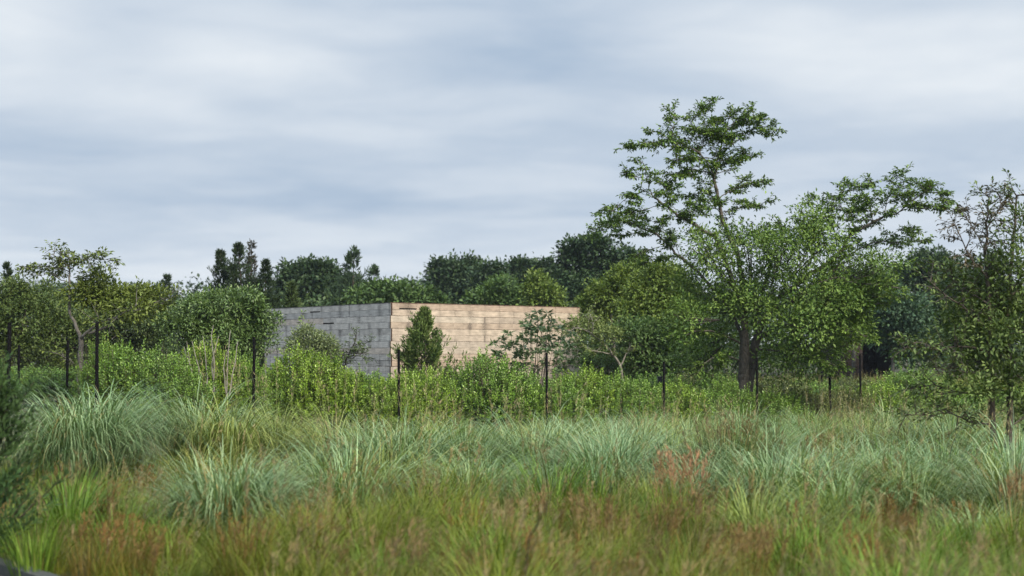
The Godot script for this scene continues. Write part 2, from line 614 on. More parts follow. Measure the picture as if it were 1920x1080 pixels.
func kerb_depth(x: float) -> float:
	var p := [[-30.0, 21.5], [-12.0, 18.2], [-7.5, 16.6], [-5.0, 14.3], [-3.85, 13.1], [-2.3, 11.2], [0.0, 7.6], [4.0, 5.0], [12.0, 3.0], [30.0, 2.0]]
	for k in p.size() - 1:
		if x < p[k + 1][0]:
			return lerpf(p[k][1], p[k + 1][1], clampf((x - p[k][0]) / (p[k + 1][0] - p[k][0]), 0, 1))
	return 2.0

# ---------------------------------------------------------------- the timber building
func plank_mesh(l: float, h: float, t: float, m: Material, u0: float, row: int, tint: Color, y0 := 0.0) -> ArrayMesh:
	var prof := [Vector2(y0, -t / 2 + 0.004), Vector2(y0 + 0.004, -t / 2), Vector2(h - 0.008, -t / 2), Vector2(h, -t / 2 + 0.008), Vector2(h, t / 2 - 0.008), Vector2(h - 0.008, t / 2), Vector2(y0 + 0.008, t / 2), Vector2(y0, t / 2 - 0.008)]
	var st := SurfaceTool.new()
	st.begin(Mesh.PRIMITIVE_TRIANGLES)
	for k in 8:
		var a: Vector2 = prof[k]
		var b: Vector2 = prof[(k + 1) % 8]
		var nr := Vector3(0, -(b.y - a.y), (b.x - a.x)).normalized() * -1.0
		var mid := (a + b) / 2 - Vector2((h + y0) / 2, 0)
		if nr.dot(Vector3(0, mid.x, mid.y)) < 0: nr = -nr
		var q := [Vector3(0, a.x, a.y), Vector3(l, a.x, a.y), Vector3(l, b.x, b.y), Vector3(0, b.x, b.y)]
		for w in [0, 1, 2, 0, 2, 3]:
			var p: Vector3 = q[w]
			st.set_color(tint)
			st.set_normal(nr)
			st.set_uv(Vector2((u0 + p.x) / 2.92, (row + 0.04 + 0.92 * p.y / h) / 16.0))
			st.add_vertex(p)
	var r := st.commit()
	r.surface_set_material(0, m)
	var e := SurfaceTool.new()
	e.begin(Mesh.PRIMITIVE_TRIANGLES)
	for x in [0.0, l]:
		for k in 6:
			for w in ([0, k + 1, k + 2] if x == 0.0 else [0, k + 2, k + 1]):
				e.set_normal(Vector3(-1 if x == 0.0 else 1, 0, 0))
				e.add_vertex(Vector3(x, prof[w].x, prof[w].y))
	e.commit(r)
	r.surface_set_material(1, M.end_grain)
	return r

func build_house() -> void:
	var corner := W(733, 568, 58.0)
	var top := corner.y
	corner.y = land(corner.x, corner.z) - 0.1
	var b := thing("timber_building", "flat-topped building clad in wide horizontal planks behind the hedge", "building", corner, "", deg_to_rad(37.6))
	var bh := 0.2442
	var hgt := top - corner.y
	var th := 0.06
	var la := 9.42
	var lb := 9.98
	# a solid inner shell so that no light leaks between the planks, and a sunk flat roof
	var shell := Geo.new()
	shell.box(Vector3(th + 0.03, 0, -lb + th + 0.03), Vector3(la - th - 0.03, hgt - 0.25, -th - 0.03), Color.WHITE)
	part("inner_shell", shell.mesh(M.inner), b)
	for side in 2:
		var wall := Node3D.new()
		wall.name = "wall"
		wall.set_meta("label", "tan plank wall with dark nail stains" if side == 0 else "weathered grey plank wall")
		b.add_child(wall, true)
		var full := la if side == 0 else lb
		if side == 1: wall.rotation.y = PI / 2
		var course := 0
		while course * bh < hgt:
			var y := hgt - (course + 1) * bh
			var pair := (course / 2) % 2
			var start := (th + 0.004 if pair == 0 else 0.0) if side == 0 else (0.0 if pair == 0 else th + 0.004)
			var x := start
			var cuts := []
			var nx := float(rng.randi_range(3, 9) + (0 if rng.randf() < 0.5 else 30)) * 0.73
			var board := rf(0.94, 1.05)
			var gap := 0.011 if course % 2 == 1 else 0.006
			while nx < full - 0.7:
				cuts.append(nx)
				nx += 99.0
			cuts.append(full)
			# narrow open slots under some planks
			var slot := Vector2(-1, -1)
			if side == 0 and course == 0: slot = Vector2(0.38, 1.18)
			if side == 0 and course == 1: slot = Vector2(8.75, 9.3)
			if side == 1 and course == 0: slot = Vector2(5.3, 6.1)
			if side == 1 and course == 2: slot = Vector2(4.2, 5.05)
			if slot.x > 0:
				cuts.append(slot.x)
				cuts.append(slot.y)
				cuts.sort()
			for cut in cuts:
				if cut - x < 0.02: continue
				var v := board * rf(0.97, 1.03)
				var warm := rf(-0.03, 0.03)
				var tint := Color(v * (1 + warm), v, v * (1 - warm))
				if side == 0:
					var red := 0.0
					if course == 0: red = 0.35 + 0.4 * smoothstep(6.0, 9.4, x)
					elif course > 8: red = 0.30 * rng.randf() + 0.08
					else: red = 0.16 * rng.randf()
					tint *= Color.WHITE.lerp(Color(0.62, 0.44, 0.36), red)
				elif rng.randf() < 0.25:
					tint *= Color(1.0, 0.93, 0.88)
				var o := MeshInstance3D.new()
				o.name = "plank"
				var open: bool = absf(x - slot.x) < 0.03
				o.mesh = plank_mesh(cut - x - 0.0004, bh - gap, th, M.tan_wood if side == 0 else M.grey_wood, x - 0.04, rng.randi_range(0, 15), tint, 0.05 if open else 0.0)
				wall.add_child(o, true)
				o.position = Vector3(x, y + gap, (-th / 2 if side == 0 else th / 2) + rf(-0.004, 0.004))
				x = cut
			course += 1
	var cope := Geo.new()
	cope.box(Vector3(-0.012, hgt + 0.001, -0.075), Vector3(la + 0.08, hgt + 0.022, 0.012), Color(0.17, 0.10, 0.075))
	cope.box(Vector3(-0.012, hgt + 0.001, -lb - 0.01), Vector3(0.075, hgt + 0.022, -0.0755), Color(0.12, 0.115, 0.11))
	part("coping", cope.mesh(M.bark), b)
	# the far end of the tan wall is closed by a corner post
	var post := Geo.new()
	post.box(Vector3(la, 0, -0.12), Vector3(la + 0.07, hgt - 0.02, 0.0), Color(0.42, 0.38, 0.33))
	part("corner_post", post.mesh(M.bark), b)
	var roof := Geo.new()
	roof.box(Vector3(th + 0.02, hgt - 0.249, -lb + th), Vector3(la - 0.02, hgt - 0.18, -th - 0.02), Color(0.2, 0.2, 0.2))
	part("roof", roof.mesh(M.bark), b)
	# the two walls out of sight
	var back := Geo.new()
	back.box(Vector3(la - th, 0, -lb), Vector3(la - 0.004, hgt - 0.03, -0.125), Color(0.34, 0.33, 0.32))
	back.box(Vector3(th, 0, -lb), Vector3(la - th - 0.004, hgt - 0.03, -lb + th), Color(0.34, 0.33, 0.32))
	part("rear_wall", back.mesh(M.bark), b)

func build_shed() -> void:
	var at := on_land(1600, 88.0)
	var s := thing("shed", "dark brown board shed in the shade under the trees", "shed", at, "", 0.15)
	var g := Geo.new()
	for k in 14:
		g.box(Vector3(-1.3, k * 0.19, 0.0), Vector3(0.55, k * 0.19 + 0.182, 0.03 + 0.012 * (k % 2)), Color(0.07, 0.05, 0.045) * rf(0.8, 1.2))
	part("board_wall", g.mesh(M.bark), s)
	var body := Geo.new()
	body.box(Vector3(-1.28, 0, -2.2), Vector3(-1.2, 2.6, -0.02), Color(0.06, 0.045, 0.04))
	body.box(Vector3(2.3, 0, -2.2), Vector3(2.4, 2.6, 0.0), Color(0.06, 0.045, 0.04))
	body.box(Vector3(-1.28, 0, -2.3), Vector3(2.4, 2.6, -2.21), Color(0.06, 0.045, 0.04))
	part("frame", body.mesh(M.bark), s)
	var roof := Geo.new()
	roof.box(Vector3(-1.6, 2.67, -2.6), Vector3(2.7, 2.77, 0.4), Color(0.05, 0.05, 0.05))
	part("roof", roof.mesh(M.bark), s)

# ---------------------------------------------------------------- fences
func fence(label: String, posts: Array, high := 2.45, upto := 99) -> Node3D:
	var first := on_land(posts[0][0], posts[0][1])
	var f := thing("wire_fence", label, "fence", first, "")
	var feet := []
	for q in posts:
		var p := W(q[0], q[2], q[1])
		var tall := p.y
		p.y = land(p.x, p.z)
		feet.append([p, tall])
		var g := Geo.new()
		var r := 0.03 if q.size() < 4 else float(q[3]) * 0.86
		var lean := Vector3(rf(-0.02, 0.02), 0, rf(-0.02, 0.02))
		g.tube(PackedVector3Array([p + Vector3(0, -0.3, 0), Vector3(p.x, tall, p.z) + lean, Vector3(p.x, tall + 0.012, p.z) + lean, Vector3(p.x, tall + 0.013, p.z) + lean]), r, r, 10, Color.WHITE)
		g.quad(Vector3(p.x - r, tall + 0.014, p.z - r) + lean, Vector3(p.x - r, tall + 0.014, p.z + r) + lean, Vector3(p.x + r, tall + 0.014, p.z + r) + lean, Vector3(p.x + r, tall + 0.014, p.z - r) + lean, Vector3.UP, Color.WHITE)
		part("post", g.mesh(M.post, first), f)
	for k in mini(feet.size() - 1, upto):
		var a: Vector3 = feet[k][0]
		var b: Vector3 = feet[k + 1][0]
		var ha: float = feet[k][1] - 0.12
		var hb: float = feet[k + 1][1] - 0.12
		var g := Geo.new()
		for t in 17:
			var y := t / 16.0
			var pa := Vector3(a.x, lerpf(a.y + 0.03, ha, y), a.z)
			var pb := Vector3(b.x, lerpf(b.y + 0.03, hb, y), b.z)
			g.tube(PackedVector3Array([pa, pa.lerp(pb, 0.5) + Vector3(0, -0.012, 0), pb]), 0.0024, 0.0024, 3, Color.WHITE)
		var cnt := int(a.distance_to(b) / 0.16)
		for t in cnt:
			var x := (t + 0.5) / cnt
			var pa := a.lerp(b, x)
			g.tube(PackedVector3Array([pa + Vector3(0, 0.03, 0), Vector3(pa.x, lerpf(ha, hb, x), pa.z)]), 0.0019, 0.0019, 3, Color.WHITE)
		part("wire_mesh", g.mesh(M.wire, first), f)
	return f

# ---------------------------------------------------------------- trees made of lobes
func tree_of(called: String, label: String, category: String, group: String, px: float, d: float, list: Array, sprays: int, per: int, l: float, w: float, ca: Color, cb: Color, bark := Color(0.16, 0.14, 0.12), thick := 0.14, mat := "leaf", solid := 0.0) -> Node3D:
	var base := on_land(px, d)
	var o := thing(called, label, category, base, group)
	var g := Geo.new()
	var wd := Geo.new()
	var ls := []
	var mid := Vector3.ZERO
	for q in list:
		var rx: float = q[2] * d / F
		var c := W(q[0], q[1], d + (rf(-0.5, 0.5) * rx if q.size() < 5 else float(q[4])))
		ls.append([c, Vector3(rx, q[3] * d / F, rx * 0.9)])
		for t in 3:
			var sd := rv()
			sd.y = absf(sd.y) * 0.9
			var sr := rf(0.25, 0.46)
			ls.append([c + sd * (ls[ls.size() - 1 - t][1] as Vector3) * rf(0.85, 1.25), (ls[ls.size() - 1 - t][1] as Vector3) * sr])
		mid += c / list.size()
	lobes(g, ls, sprays, per, l, w, ca, cb, l * 1.9, solid)
	var fork := base.lerp(Vector3(lerpf(base.x, mid.x, 0.6), mid.y, base.z), 0.55)
	wd.tube(smooth(PackedVector3Array([base + Vector3(0, -0.2, 0), base.lerp(fork, 0.5) + rv() * 0.08, fork]), 0.02), thick, thick * 0.75, 8, bark)
	for n in range(0, ls.size(), 4):
		var q: Array = ls[n]
		var c: Vector3 = q[0]
		var kx := smooth(PackedVector3Array([fork - Vector3(0, 0.05, 0), fork.lerp(c, 0.5) + Vector3(0, 0.12, 0) + rv() * 0.12, c]), 0.03)
		wd.tube(kx, thick * 0.5, 0.02, 6, bark)
		for t in 5:
			var e: Vector3 = c + rv() * (q[1] as Vector3) * 0.85
			wd.tube(PackedVector3Array([kx[2 + t % 4], c.lerp(e, 0.4), e]), thick * 0.18, 0.008, 4, bark)
	part("trunk", wd.mesh(M.bark, base), o)
	part("crown", g.mesh(M[mat], base), o)
	return o

func cedar_at(label: String, px: float, d: float, top_y: float, r: float, plumes: int, ca: Color, cb: Color, lean := 0.0, ragged := 0.25, nl := 0.09, group := "", called := "cedar_tree") -> Node3D:
	var base := on_land(px, d)
	var h := W(px, top_y, d).y - base.y
	var o := thing(called, label, "tree", base, group)
	var made := cedar(h, r, plumes, ca, cb, lean, ragged, nl)
	part("trunk", made[1].mesh(M.bark), o)
	part("crown", made[0].mesh(M.needle), o)
	return o

# the big spreading tree: limbs follow the lines seen against the sky, each swung to its own depth
func build_big_tree() -> void:
	var d := 46.0
	var base := on_land(1395, d)
	var o := thing("spreading_tree", "tallest tree, twin-trunked with layered open branches spreading wide above the fence", "tree", base)
	var bark := Color(0.135, 0.122, 0.108)
	var wd := Geo.new()
	var tw := Geo.new()
	var g := Geo.new()
	var ca := Color(0.050, 0.100, 0.018)
	var cb := Color(0.125, 0.188, 0.040)
	var t1 := path([1388, 850, 1390, 760, 1394, 700, 1396, 655, 1394, 620], d, d - 0.1, 0.015)
	wd.tube(t1, 0.2, 0.13, 12, bark)
	var t2 := path([1397, 850, 1400, 760, 1406, 700, 1414, 655, 1424, 620], d + 0.15, d + 0.3, 0.015)
	wd.tube(t2, 0.18, 0.12, 12, bark)
	# limb: points, depth at start and end, radii, where leaves begin, spacing of shoots, their length
	var L := [
		[[1396, 625, 1399, 570, 1392, 520, 1378, 465, 1354, 412, 1346, 374, 1339, 336], 0.0, 0.2, 0.15, 0.055, 0.5, 0.30, 0.7],
		[[1339, 336, 1343, 314, 1350, 292, 1356, 264, 1362, 238, 1368, 212], 0.2, 0.5, 0.05, 0.012, 0.0, 0.15, 0.6],
		[[1339, 336, 1328, 311, 1312, 286, 1280, 270, 1261, 265, 1243, 252, 1222, 245], 0.2, -0.6, 0.045, 0.01, 0.25, 0.2, 0.5],
		[[1280, 270, 1240, 266, 1205, 270, 1170, 278], -0.2, -0.8, 0.02, 0.006, 0.2, 0.22, 0.35],
		[[1261, 265, 1262, 232, 1265, 205], -0.3, -0.2, 0.016, 0.006, 0.3, 0.2, 0.35],
		[[1312, 286, 1300, 245, 1302, 218, 1335, 192], 0.0, 0.3, 0.016, 0.005, 0.15, 0.22, 0.3],
		[[1312, 286, 1320, 255, 1330, 230], 0.0, 0.8, 0.02, 0.006, 0.1, 0.16, 0.5],
		[[1350, 292, 1378, 268, 1402, 246, 1435, 236, 1452, 247], 0.4, 0.9, 0.03, 0.007, 0.2, 0.18, 0.45],
		[[1362, 238, 1390, 225, 1420, 215, 1432, 222], 0.5, 0.2, 0.02, 0.006, 0.1, 0.18, 0.4],
		[[1356, 264, 1330, 250, 1310, 240], 0.4, -0.4, 0.02, 0.006, 0.1, 0.18, 0.45],
		[[1343, 314, 1378, 302, 1415, 292], 0.3, 0.9, 0.03, 0.007, 0.15, 0.18, 0.45],
		[[1346, 300, 1310, 296, 1262, 299], 0.3, -0.7, 0.03, 0.007, 0.15, 0.18, 0.5],
		[[1340, 325, 1300, 318, 1262, 330, 1240, 350], 0.2, -0.5, 0.025, 0.006, 0.2, 0.2, 0.4],
		[[1346, 374, 1378, 354, 1405, 342, 1424, 340], 0.2, 0.9, 0.03, 0.008, 0.25, 0.2, 0.45],
		[[1351, 400, 1385, 392, 1410, 385, 1432, 380], 0.3, -0.5, 0.03, 0.008, 0.35, 0.2, 0.4],
		[[1346, 374, 1312, 362, 1282, 370], 0.2, 0.9, 0.03, 0.008, 0.25, 0.2, 0.45],
		[[1350, 392, 1318, 388, 1290, 400], 0.2, -0.6, 0.02, 0.008, 0.2, 0.25, 0.45],
		# long limb to the left
		[[1394, 620, 1384, 560, 1345, 455, 1331, 440, 1299, 418, 1274, 406, 1249, 387, 1227, 371], 0.0, -1.2, 0.13, 0.035, 0.55, 0.35, 0.5],
		[[1227, 371, 1217, 355, 1214, 336, 1208, 311, 1200, 302], -1.2, -1.4, 0.03, 0.006, 0.1, 0.25, 0.35],
		[[1217, 355, 1185, 366, 1160, 385, 1135, 402], -1.2, -1.8, 0.02, 0.006, 0.2, 0.22, 0.4],
		[[1214, 336, 1190, 328, 1178, 320], -1.3, -1.0, 0.012, 0.005, 0.2, 0.25, 0.25],
		[[1249, 387, 1215, 390, 1180, 400, 1150, 412], -1.0, -0.6, 0.018, 0.006, 0.3, 0.25, 0.4],
		[[1274, 406, 1262, 385, 1255, 362, 1262, 345], -1.0, -0.4, 0.015, 0.006, 0.4, 0.25, 0.3],
		[[1299, 418, 1300, 395, 1310, 372], -0.8, -1.4, 0.015, 0.006, 0.3, 0.25, 0.35],
		# lower limb to the left
		[[1392, 635, 1372, 590, 1324, 525, 1277, 484, 1255, 462, 1230, 440, 1198, 424, 1180, 412], 0.1, 1.2, 0.10, 0.02, 0.6, 0.32, 0.45],
		[[1198, 424, 1165, 416, 1135, 424, 1108, 434], 1.0, 0.6, 0.018, 0.005, 0.1, 0.2, 0.38],
		[[1230, 440, 1200, 438, 1170, 440, 1150, 432], 1.0, 1.8, 0.016, 0.005, 0.3, 0.25, 0.35],
		[[1255, 462, 1222, 466, 1190, 482], 1.0, 0.4, 0.016, 0.005, 0.4, 0.3, 0.35],
		[[1277, 484, 1250, 480, 1215, 492], 1.0, 1.9, 0.02, 0.005, 0.4, 0.3, 0.4],
		[[1277, 484, 1265, 455, 1240, 430, 1215, 408], 0.9, 0.2, 0.018, 0.005, 0.3, 0.28, 0.4],
		# the right side
		[[1424, 620, 1450, 572, 1500, 528, 1555, 490, 1582, 464, 1592, 442, 1608, 430, 1637, 418, 1657, 406], 0.3, -0.9, 0.14, 0.04, 0.55, 0.3, 0.5],
		[[1657, 406, 1681, 399, 1705, 379, 1724, 365, 1752, 350], -0.9, -1.3, 0.04, 0.008, 0.1, 0.2, 0.45],
		[[1657, 406, 1664, 375, 1682, 352, 1698, 322], -0.9, -0.4, 0.025, 0.006, 0.2, 0.2, 0.4],
		[[1700, 383, 1735, 392, 1765, 388, 1790, 392], -1.2, -1.6, 0.022, 0.005, 0.1, 0.2, 0.35],
		[[1705, 379, 1735, 362, 1765, 366, 1772, 375], -1.2, -0.6, 0.02, 0.005, 0.1, 0.2, 0.4],
		[[1608, 430, 1584, 402, 1575, 372, 1582, 348], -0.6, 0.2, 0.025, 0.006, 0.2, 0.2, 0.45],
		[[1582, 365, 1610, 350, 1640, 340], 0.1, 0.4, 0.012, 0.005, 0.2, 0.22, 0.3],
		[[1637, 418, 1632, 390, 1640, 370], -0.8, -1.6, 0.02, 0.006, 0.1, 0.2, 0.45],
		[[1620, 425, 1600, 400, 1620, 375], -0.7, 0.3, 0.02, 0.006, 0.1, 0.2, 0.45],
		[[1560, 488, 1601, 473, 1620, 461, 1657, 454, 1693, 456, 1735, 448], -0.3, 0.8, 0.05, 0.008, 0.3, 0.28, 0.4],
		[[1657, 454, 1690, 430, 1715, 435], 0.3, -0.2, 0.016, 0.005, 0.3, 0.25, 0.35],
		[[1420, 608, 1480, 562, 1567, 521, 1594, 531, 1623, 533, 1645, 537, 1688, 541], -0.4, -2.2, 0.08, 0.018, 0.68, 0.4, 0.35],
		[[1410, 610, 1432, 545, 1452, 480, 1468, 440, 1462, 420], 0.4, 1.6, 0.09, 0.015, 0.45, 0.2, 0.6],
		[[1500, 528, 1528, 470, 1540, 420, 1532, 378], 0.0, 0.9, 0.06, 0.01, 0.35, 0.18, 0.5],
		[[1528, 470, 1505, 435, 1498, 415], 0.4, -0.6, 0.03, 0.008, 0.2, 0.18, 0.5],
		[[1452, 480, 1430, 450, 1415, 432], 0.9, 0.2, 0.03, 0.008, 0.2, 0.18, 0.5],
		[[1422, 628, 1480, 606, 1550, 605, 1600, 622, 1636, 638], 0.2, -2.4, 0.06, 0.01, 0.35, 0.2, 0.5],
		[[1418, 655, 1480, 660, 1530, 668, 1575, 695], 0.0, -1.8, 0.05, 0.01, 0.3, 0.2, 0.5],
		[[1395, 650, 1350, 625, 1300, 620, 1270, 640], 0.0, -1.6, 0.05, 0.01, 0.3, 0.2, 0.5],
		[[1392, 680, 1350, 665, 1315, 690], -0.1, -1.2, 0.035, 0.01, 0.3, 0.22, 0.45],
		[[1620, 555, 1660, 560, 1690, 556], -1.4, -1.8, 0.016, 0.005, 0.1, 0.25, 0.4],
		[[1550, 560, 1610, 575, 1650, 570], -1.0, -1.6, 0.02, 0.005, 0.2, 0.22, 0.45]]
	for q in L:
		var pts := path(q[0], d + q[1], d + q[2], 0.035)
		wd.tube(pts, q[3] * 0.62, q[4] * 0.8, 7, bark)
		dress(g, tw, pts, q[5], q[6] * 0.68, q[7] * 1.15, 5, 10, 0.12, 0.056, ca, cb, bark, 0.24)
	# the dense heart of the crown
	var core := [[1400, 462, 62, 34], [1470, 470, 55, 42], [1535, 455, 52, 45], [1345, 500, 55, 40], [1310, 462, 40, 30], [1450, 535, 75, 50], [1525, 545, 65, 45], [1385, 560, 65, 45], [1335, 580, 55, 45], [1500, 615, 70, 45],
		[1330, 650, 60, 50], [1570, 625, 55, 35], [1480, 680, 70, 40], [1590, 500, 55, 32], [1560, 580, 60, 40], [1420, 580, 50, 30], [1380, 700, 30, 24], [1520, 410, 36, 30], [1650, 500, 50, 25], [1290, 540, 40, 40], [1600, 565, 45, 30], [1612, 610, 30, 24], [1550, 665, 50, 26], [1290, 600, 45, 40], [1300, 690, 45, 34], [1440, 640, 50, 34], [1640, 545, 45, 20]]
	var ls := []
	for q in core:
		var rx: float = q[2] * d / F
		var back := rf(-1.4, 1.6)
		if absf(q[0] - 1405.0) < 75.0 and q[1] > 585: back = rf(1.6, 2.4)
		ls.append([W(q[0], q[1], d + back), Vector3(rx, q[3] * d / F * 1.0, rx * (1.5 if back < 1.6 else 0.8))])
	lobes(g, ls, 3700, 10, 0.115, 0.053, ca, cb, 0.32, 0.12)
	var crumb := Geo.new()
	for q in ls:
		for t in 5:
			var c: Vector3 = q[0]
			crumb.tube(PackedVector3Array([W(1420, 600, d).lerp(c, 0.55), c + rv() * 0.2, c + rv() * (q[1] as Vector3) * 0.9]), 0.02, 0.006, 4, bark)
	part("trunk", wd.mesh(M.bark, base), o)
	part("twigs", tw.mesh(M.bark, base), o)
	part("inner_branches", crumb.mesh(M.bark, base), o)
	part("crown", g.mesh(M.leaf, base), o)

# a small tree from limbs: [points, depth from, depth to, radius from, radius to, leaves from, spacing, shoot]
func limb_tree(called: String, label: String, category: String, px: float, d: float, limbs: Array, core: Array, sprays: int, ll: float, lw: float, ca: Color, cb: Color, bark: Color, per := 7, twigs := 3, dark_limbs := {}) -> Node3D:
	var base := on_land(px, d)
	var o := thing(called, label, category, base)
	var wd := Geo.new()
	var g := Geo.new()
	var n := 0
	for q in limbs:
		var pts := path(q[0], d + q[1], d + q[2], 0.02)
		wd.tube(pts, q[3], q[4], 8, bark)
		var a := ca
		var b := cb
		if dark_limbs.has(n):
			a = dark_limbs[n][0]
			b = dark_limbs[n][1]
		if q[5] < 1.0:
			dress(g, wd, pts, q[5], q[6], q[7], twigs, per, ll, lw, a, b, bark, 0.6)
		n += 1
	var ls := []
	for q in core:
		var rx: float = q[2] * d / F
		ls.append([W(q[0], q[1], d + rf(-0.6, 0.6)), Vector3(rx, q[3] * d / F, rx)])
	if ls:
		lobes(g, ls, sprays, 7, ll, lw, ca, cb, ll * 2.0, 0.35)
	part("trunk", wd.mesh(M.bark, base), o)
	part("crown", g.mesh(M.leaf, base), o)
	return o

func build_small_trees() -> void:
	# open layered tree on the left
	limb_tree("layered_tree", "pale-trunked forked tree with flat open leaf layers standing above the left fence post", "tree", 150, 38.0, [
		[[149, 800, 150, 740, 150, 700, 152, 655, 151, 632], 0, 0, 0.085, 0.06, 2.0, 1, 1],
		[[151, 635, 142, 610, 132, 585, 130, 542, 131, 512, 130, 492, 126, 478], 0, 0.2, 0.05, 0.008, 0.8, 0.12, 0.4],
		[[151, 635, 162, 625, 185, 605, 212, 596, 260, 570], 0, -0.6, 0.045, 0.008, 0.35, 0.16, 0.6],
		[[165, 625, 190, 617, 212, 602, 250, 587, 300, 565, 322, 552], 0, 0.8, 0.035, 0.006, 0.35, 0.14, 0.6],
		[[131, 510, 110, 502, 80, 500, 50, 506], 0.1, 0.5, 0.016, 0.005, 0.15, 0.10, 0.35],
		[[131, 505, 152, 490, 175, 487, 200, 486], 0.1, -0.2, 0.016, 0.005, 0.1, 0.10, 0.35],
		[[130, 500, 112, 484, 92, 474], 0.1, -0.2, 0.014, 0.005, 0.1, 0.1, 0.32],
		[[130, 530, 115, 525, 98, 515, 78, 516], 0.1, 0.3, 0.014, 0.005, 0.3, 0.12, 0.3],
		[[132, 560, 155, 535, 178, 520, 185, 508], 0.1, 0.4, 0.02, 0.005, 0.2, 0.1, 0.4],
		[[150, 690, 120, 668, 95, 660], 0, -0.3, 0.014, 0.005, 0.2, 0.2, 0.3],
		[[151, 672, 180, 690, 205, 686], 0, -0.4, 0.012, 0.004, 0.6, 0.3, 0.25]],
		[[160, 560, 40, 22], [215, 560, 50, 22], [270, 558, 45, 18], [185, 535, 28, 25], [240, 585, 50, 18]], 900, 0.115, 0.05, Color(0.070, 0.100, 0.020), Color(0.110, 0.142, 0.032), Color(0.2, 0.195, 0.18))
	# near tree at the right edge
	var brown := [Color(0.05, 0.042, 0.028), Color(0.08, 0.068, 0.04)]
	limb_tree("slender_tree", "tall thin twin-stemmed tree growing from the grass in front of the fence", "tree", 1875, 24.0, [
		[[1866, 905, 1864, 850, 1862, 780, 1858, 700, 1855, 620, 1852, 540, 1848, 470, 1850, 420, 1855, 368], 0, 0.2, 0.07, 0.008, 0.35, 0.14, 0.5],
		[[1886, 905, 1890, 850, 1893, 780, 1893, 700, 1888, 620, 1893, 540, 1900, 450, 1906, 380, 1898, 352], 0.1, 0.4, 0.07, 0.008, 0.3, 0.12, 0.55],
		[[1863, 795, 1820, 790, 1780, 776, 1735, 780, 1690, 776], 0, -0.6, 0.016, 0.005, 0.15, 0.09, 0.26],
		[[1860, 738, 1810, 738, 1750, 722, 1700, 730], 0, 0.5, 0.016, 0.005, 0.25, 0.1, 0.3],
		[[1857, 665, 1810, 650, 1760, 655, 1715, 640, 1695, 655], 0, -0.9, 0.016, 0.005, 0.3, 0.08, 0.28],
		[[1855, 620, 1805, 575, 1760, 545, 1735, 520], 0, -0.2, 0.018, 0.005, 0.2, 0.08, 0.36],
		[[1852, 570, 1800, 535, 1765, 500], 0, 0.8, 0.016, 0.005, 0.2, 0.08, 0.38],
		[[1850, 520, 1815, 475, 1795, 435, 1790, 415], 0, -0.3, 0.014, 0.004, 0.2, 0.12, 0.26],
		[[1848, 470, 1825, 430, 1815, 395], 0, 0.3, 0.01, 0.004, 0.2, 0.12, 0.2],
		[[1850, 430, 1870, 395, 1880, 360], 0, 0.2, 0.01, 0.004, 0.2, 0.12, 0.2],
		[[1890, 640, 1840, 610, 1800, 610, 1770, 590], 0.1, 1.0, 0.016, 0.005, 0.2, 0.08, 0.36],
		[[1892, 560, 1930, 520, 1960, 500], 0.1, 0.6, 0.016, 0.005, 0.2, 0.08, 0.4],
		[[1893, 720, 1940, 690, 1990, 680], 0.1, -0.4, 0.016, 0.005, 0.2, 0.08, 0.4],
		[[1892, 800, 1930, 780, 1985, 760], 0.1, 0.6, 0.016, 0.005, 0.3, 0.1, 0.35],
		[[1858, 690, 1820, 700, 1780, 690, 1760, 700], 0.1, -0.5, 0.012, 0.004, 0.3, 0.1, 0.3],
		[[1890, 600, 1930, 610, 1970, 640], 0.1, -0.6, 0.016, 0.005, 0.2, 0.08, 0.4]],
		[[1850, 600, 70, 50], [1820, 540, 50, 40], [1890, 520, 50, 60], [1880, 640, 60, 50], [1910, 440, 25, 50], [1800, 620, 50, 35], [1830, 680, 55, 35], [1930, 600, 60, 70], [1825, 735, 50, 28], [1895, 725, 50, 40], [1930, 770, 40, 30]], 1150, 0.085, 0.038, Color(0.050, 0.084, 0.022), Color(0.100, 0.140, 0.040), Color(0.10, 0.085, 0.07), 6, 3, {7: brown, 8: brown, 9: brown})
	# leaning pale-stemmed tree beside the tan wall
	limb_tree("leaning_tree", "small leaning tree with pale curved stem beside the end of the tan wall", "tree", 1168, 56.0, [
		[[1172, 790, 1168, 715, 1160, 680, 1142, 656, 1122, 637, 1105, 622], 0, -0.5, 0.06, 0.02, 0.6, 0.2, 0.6],
		[[1150, 668, 1138, 662, 1115, 659, 1098, 650], 0, -1.0, 0.03, 0.01, 0.4, 0.2, 0.5],
		[[1162, 690, 1180, 650, 1186, 640], 0, 0.6, 0.03, 0.01, 0.4, 0.2, 0.5],
		[[1110, 625, 1085, 615, 1065, 622], -0.5, -0.9, 0.02, 0.008, 0.1, 0.14, 0.5],
		[[1110, 625, 1112, 600, 1100, 590], -0.5, 0.2, 0.02, 0.008, 0.1, 0.14, 0.5]],
		[[1105, 612, 34, 18], [1070, 618, 26, 14], [1140, 630, 26, 18]], 330, 0.12, 0.055, Color(0.09, 0.125, 0.035), Color(0.14, 0.175, 0.06), Color(0.34, 0.32, 0.28), 6)

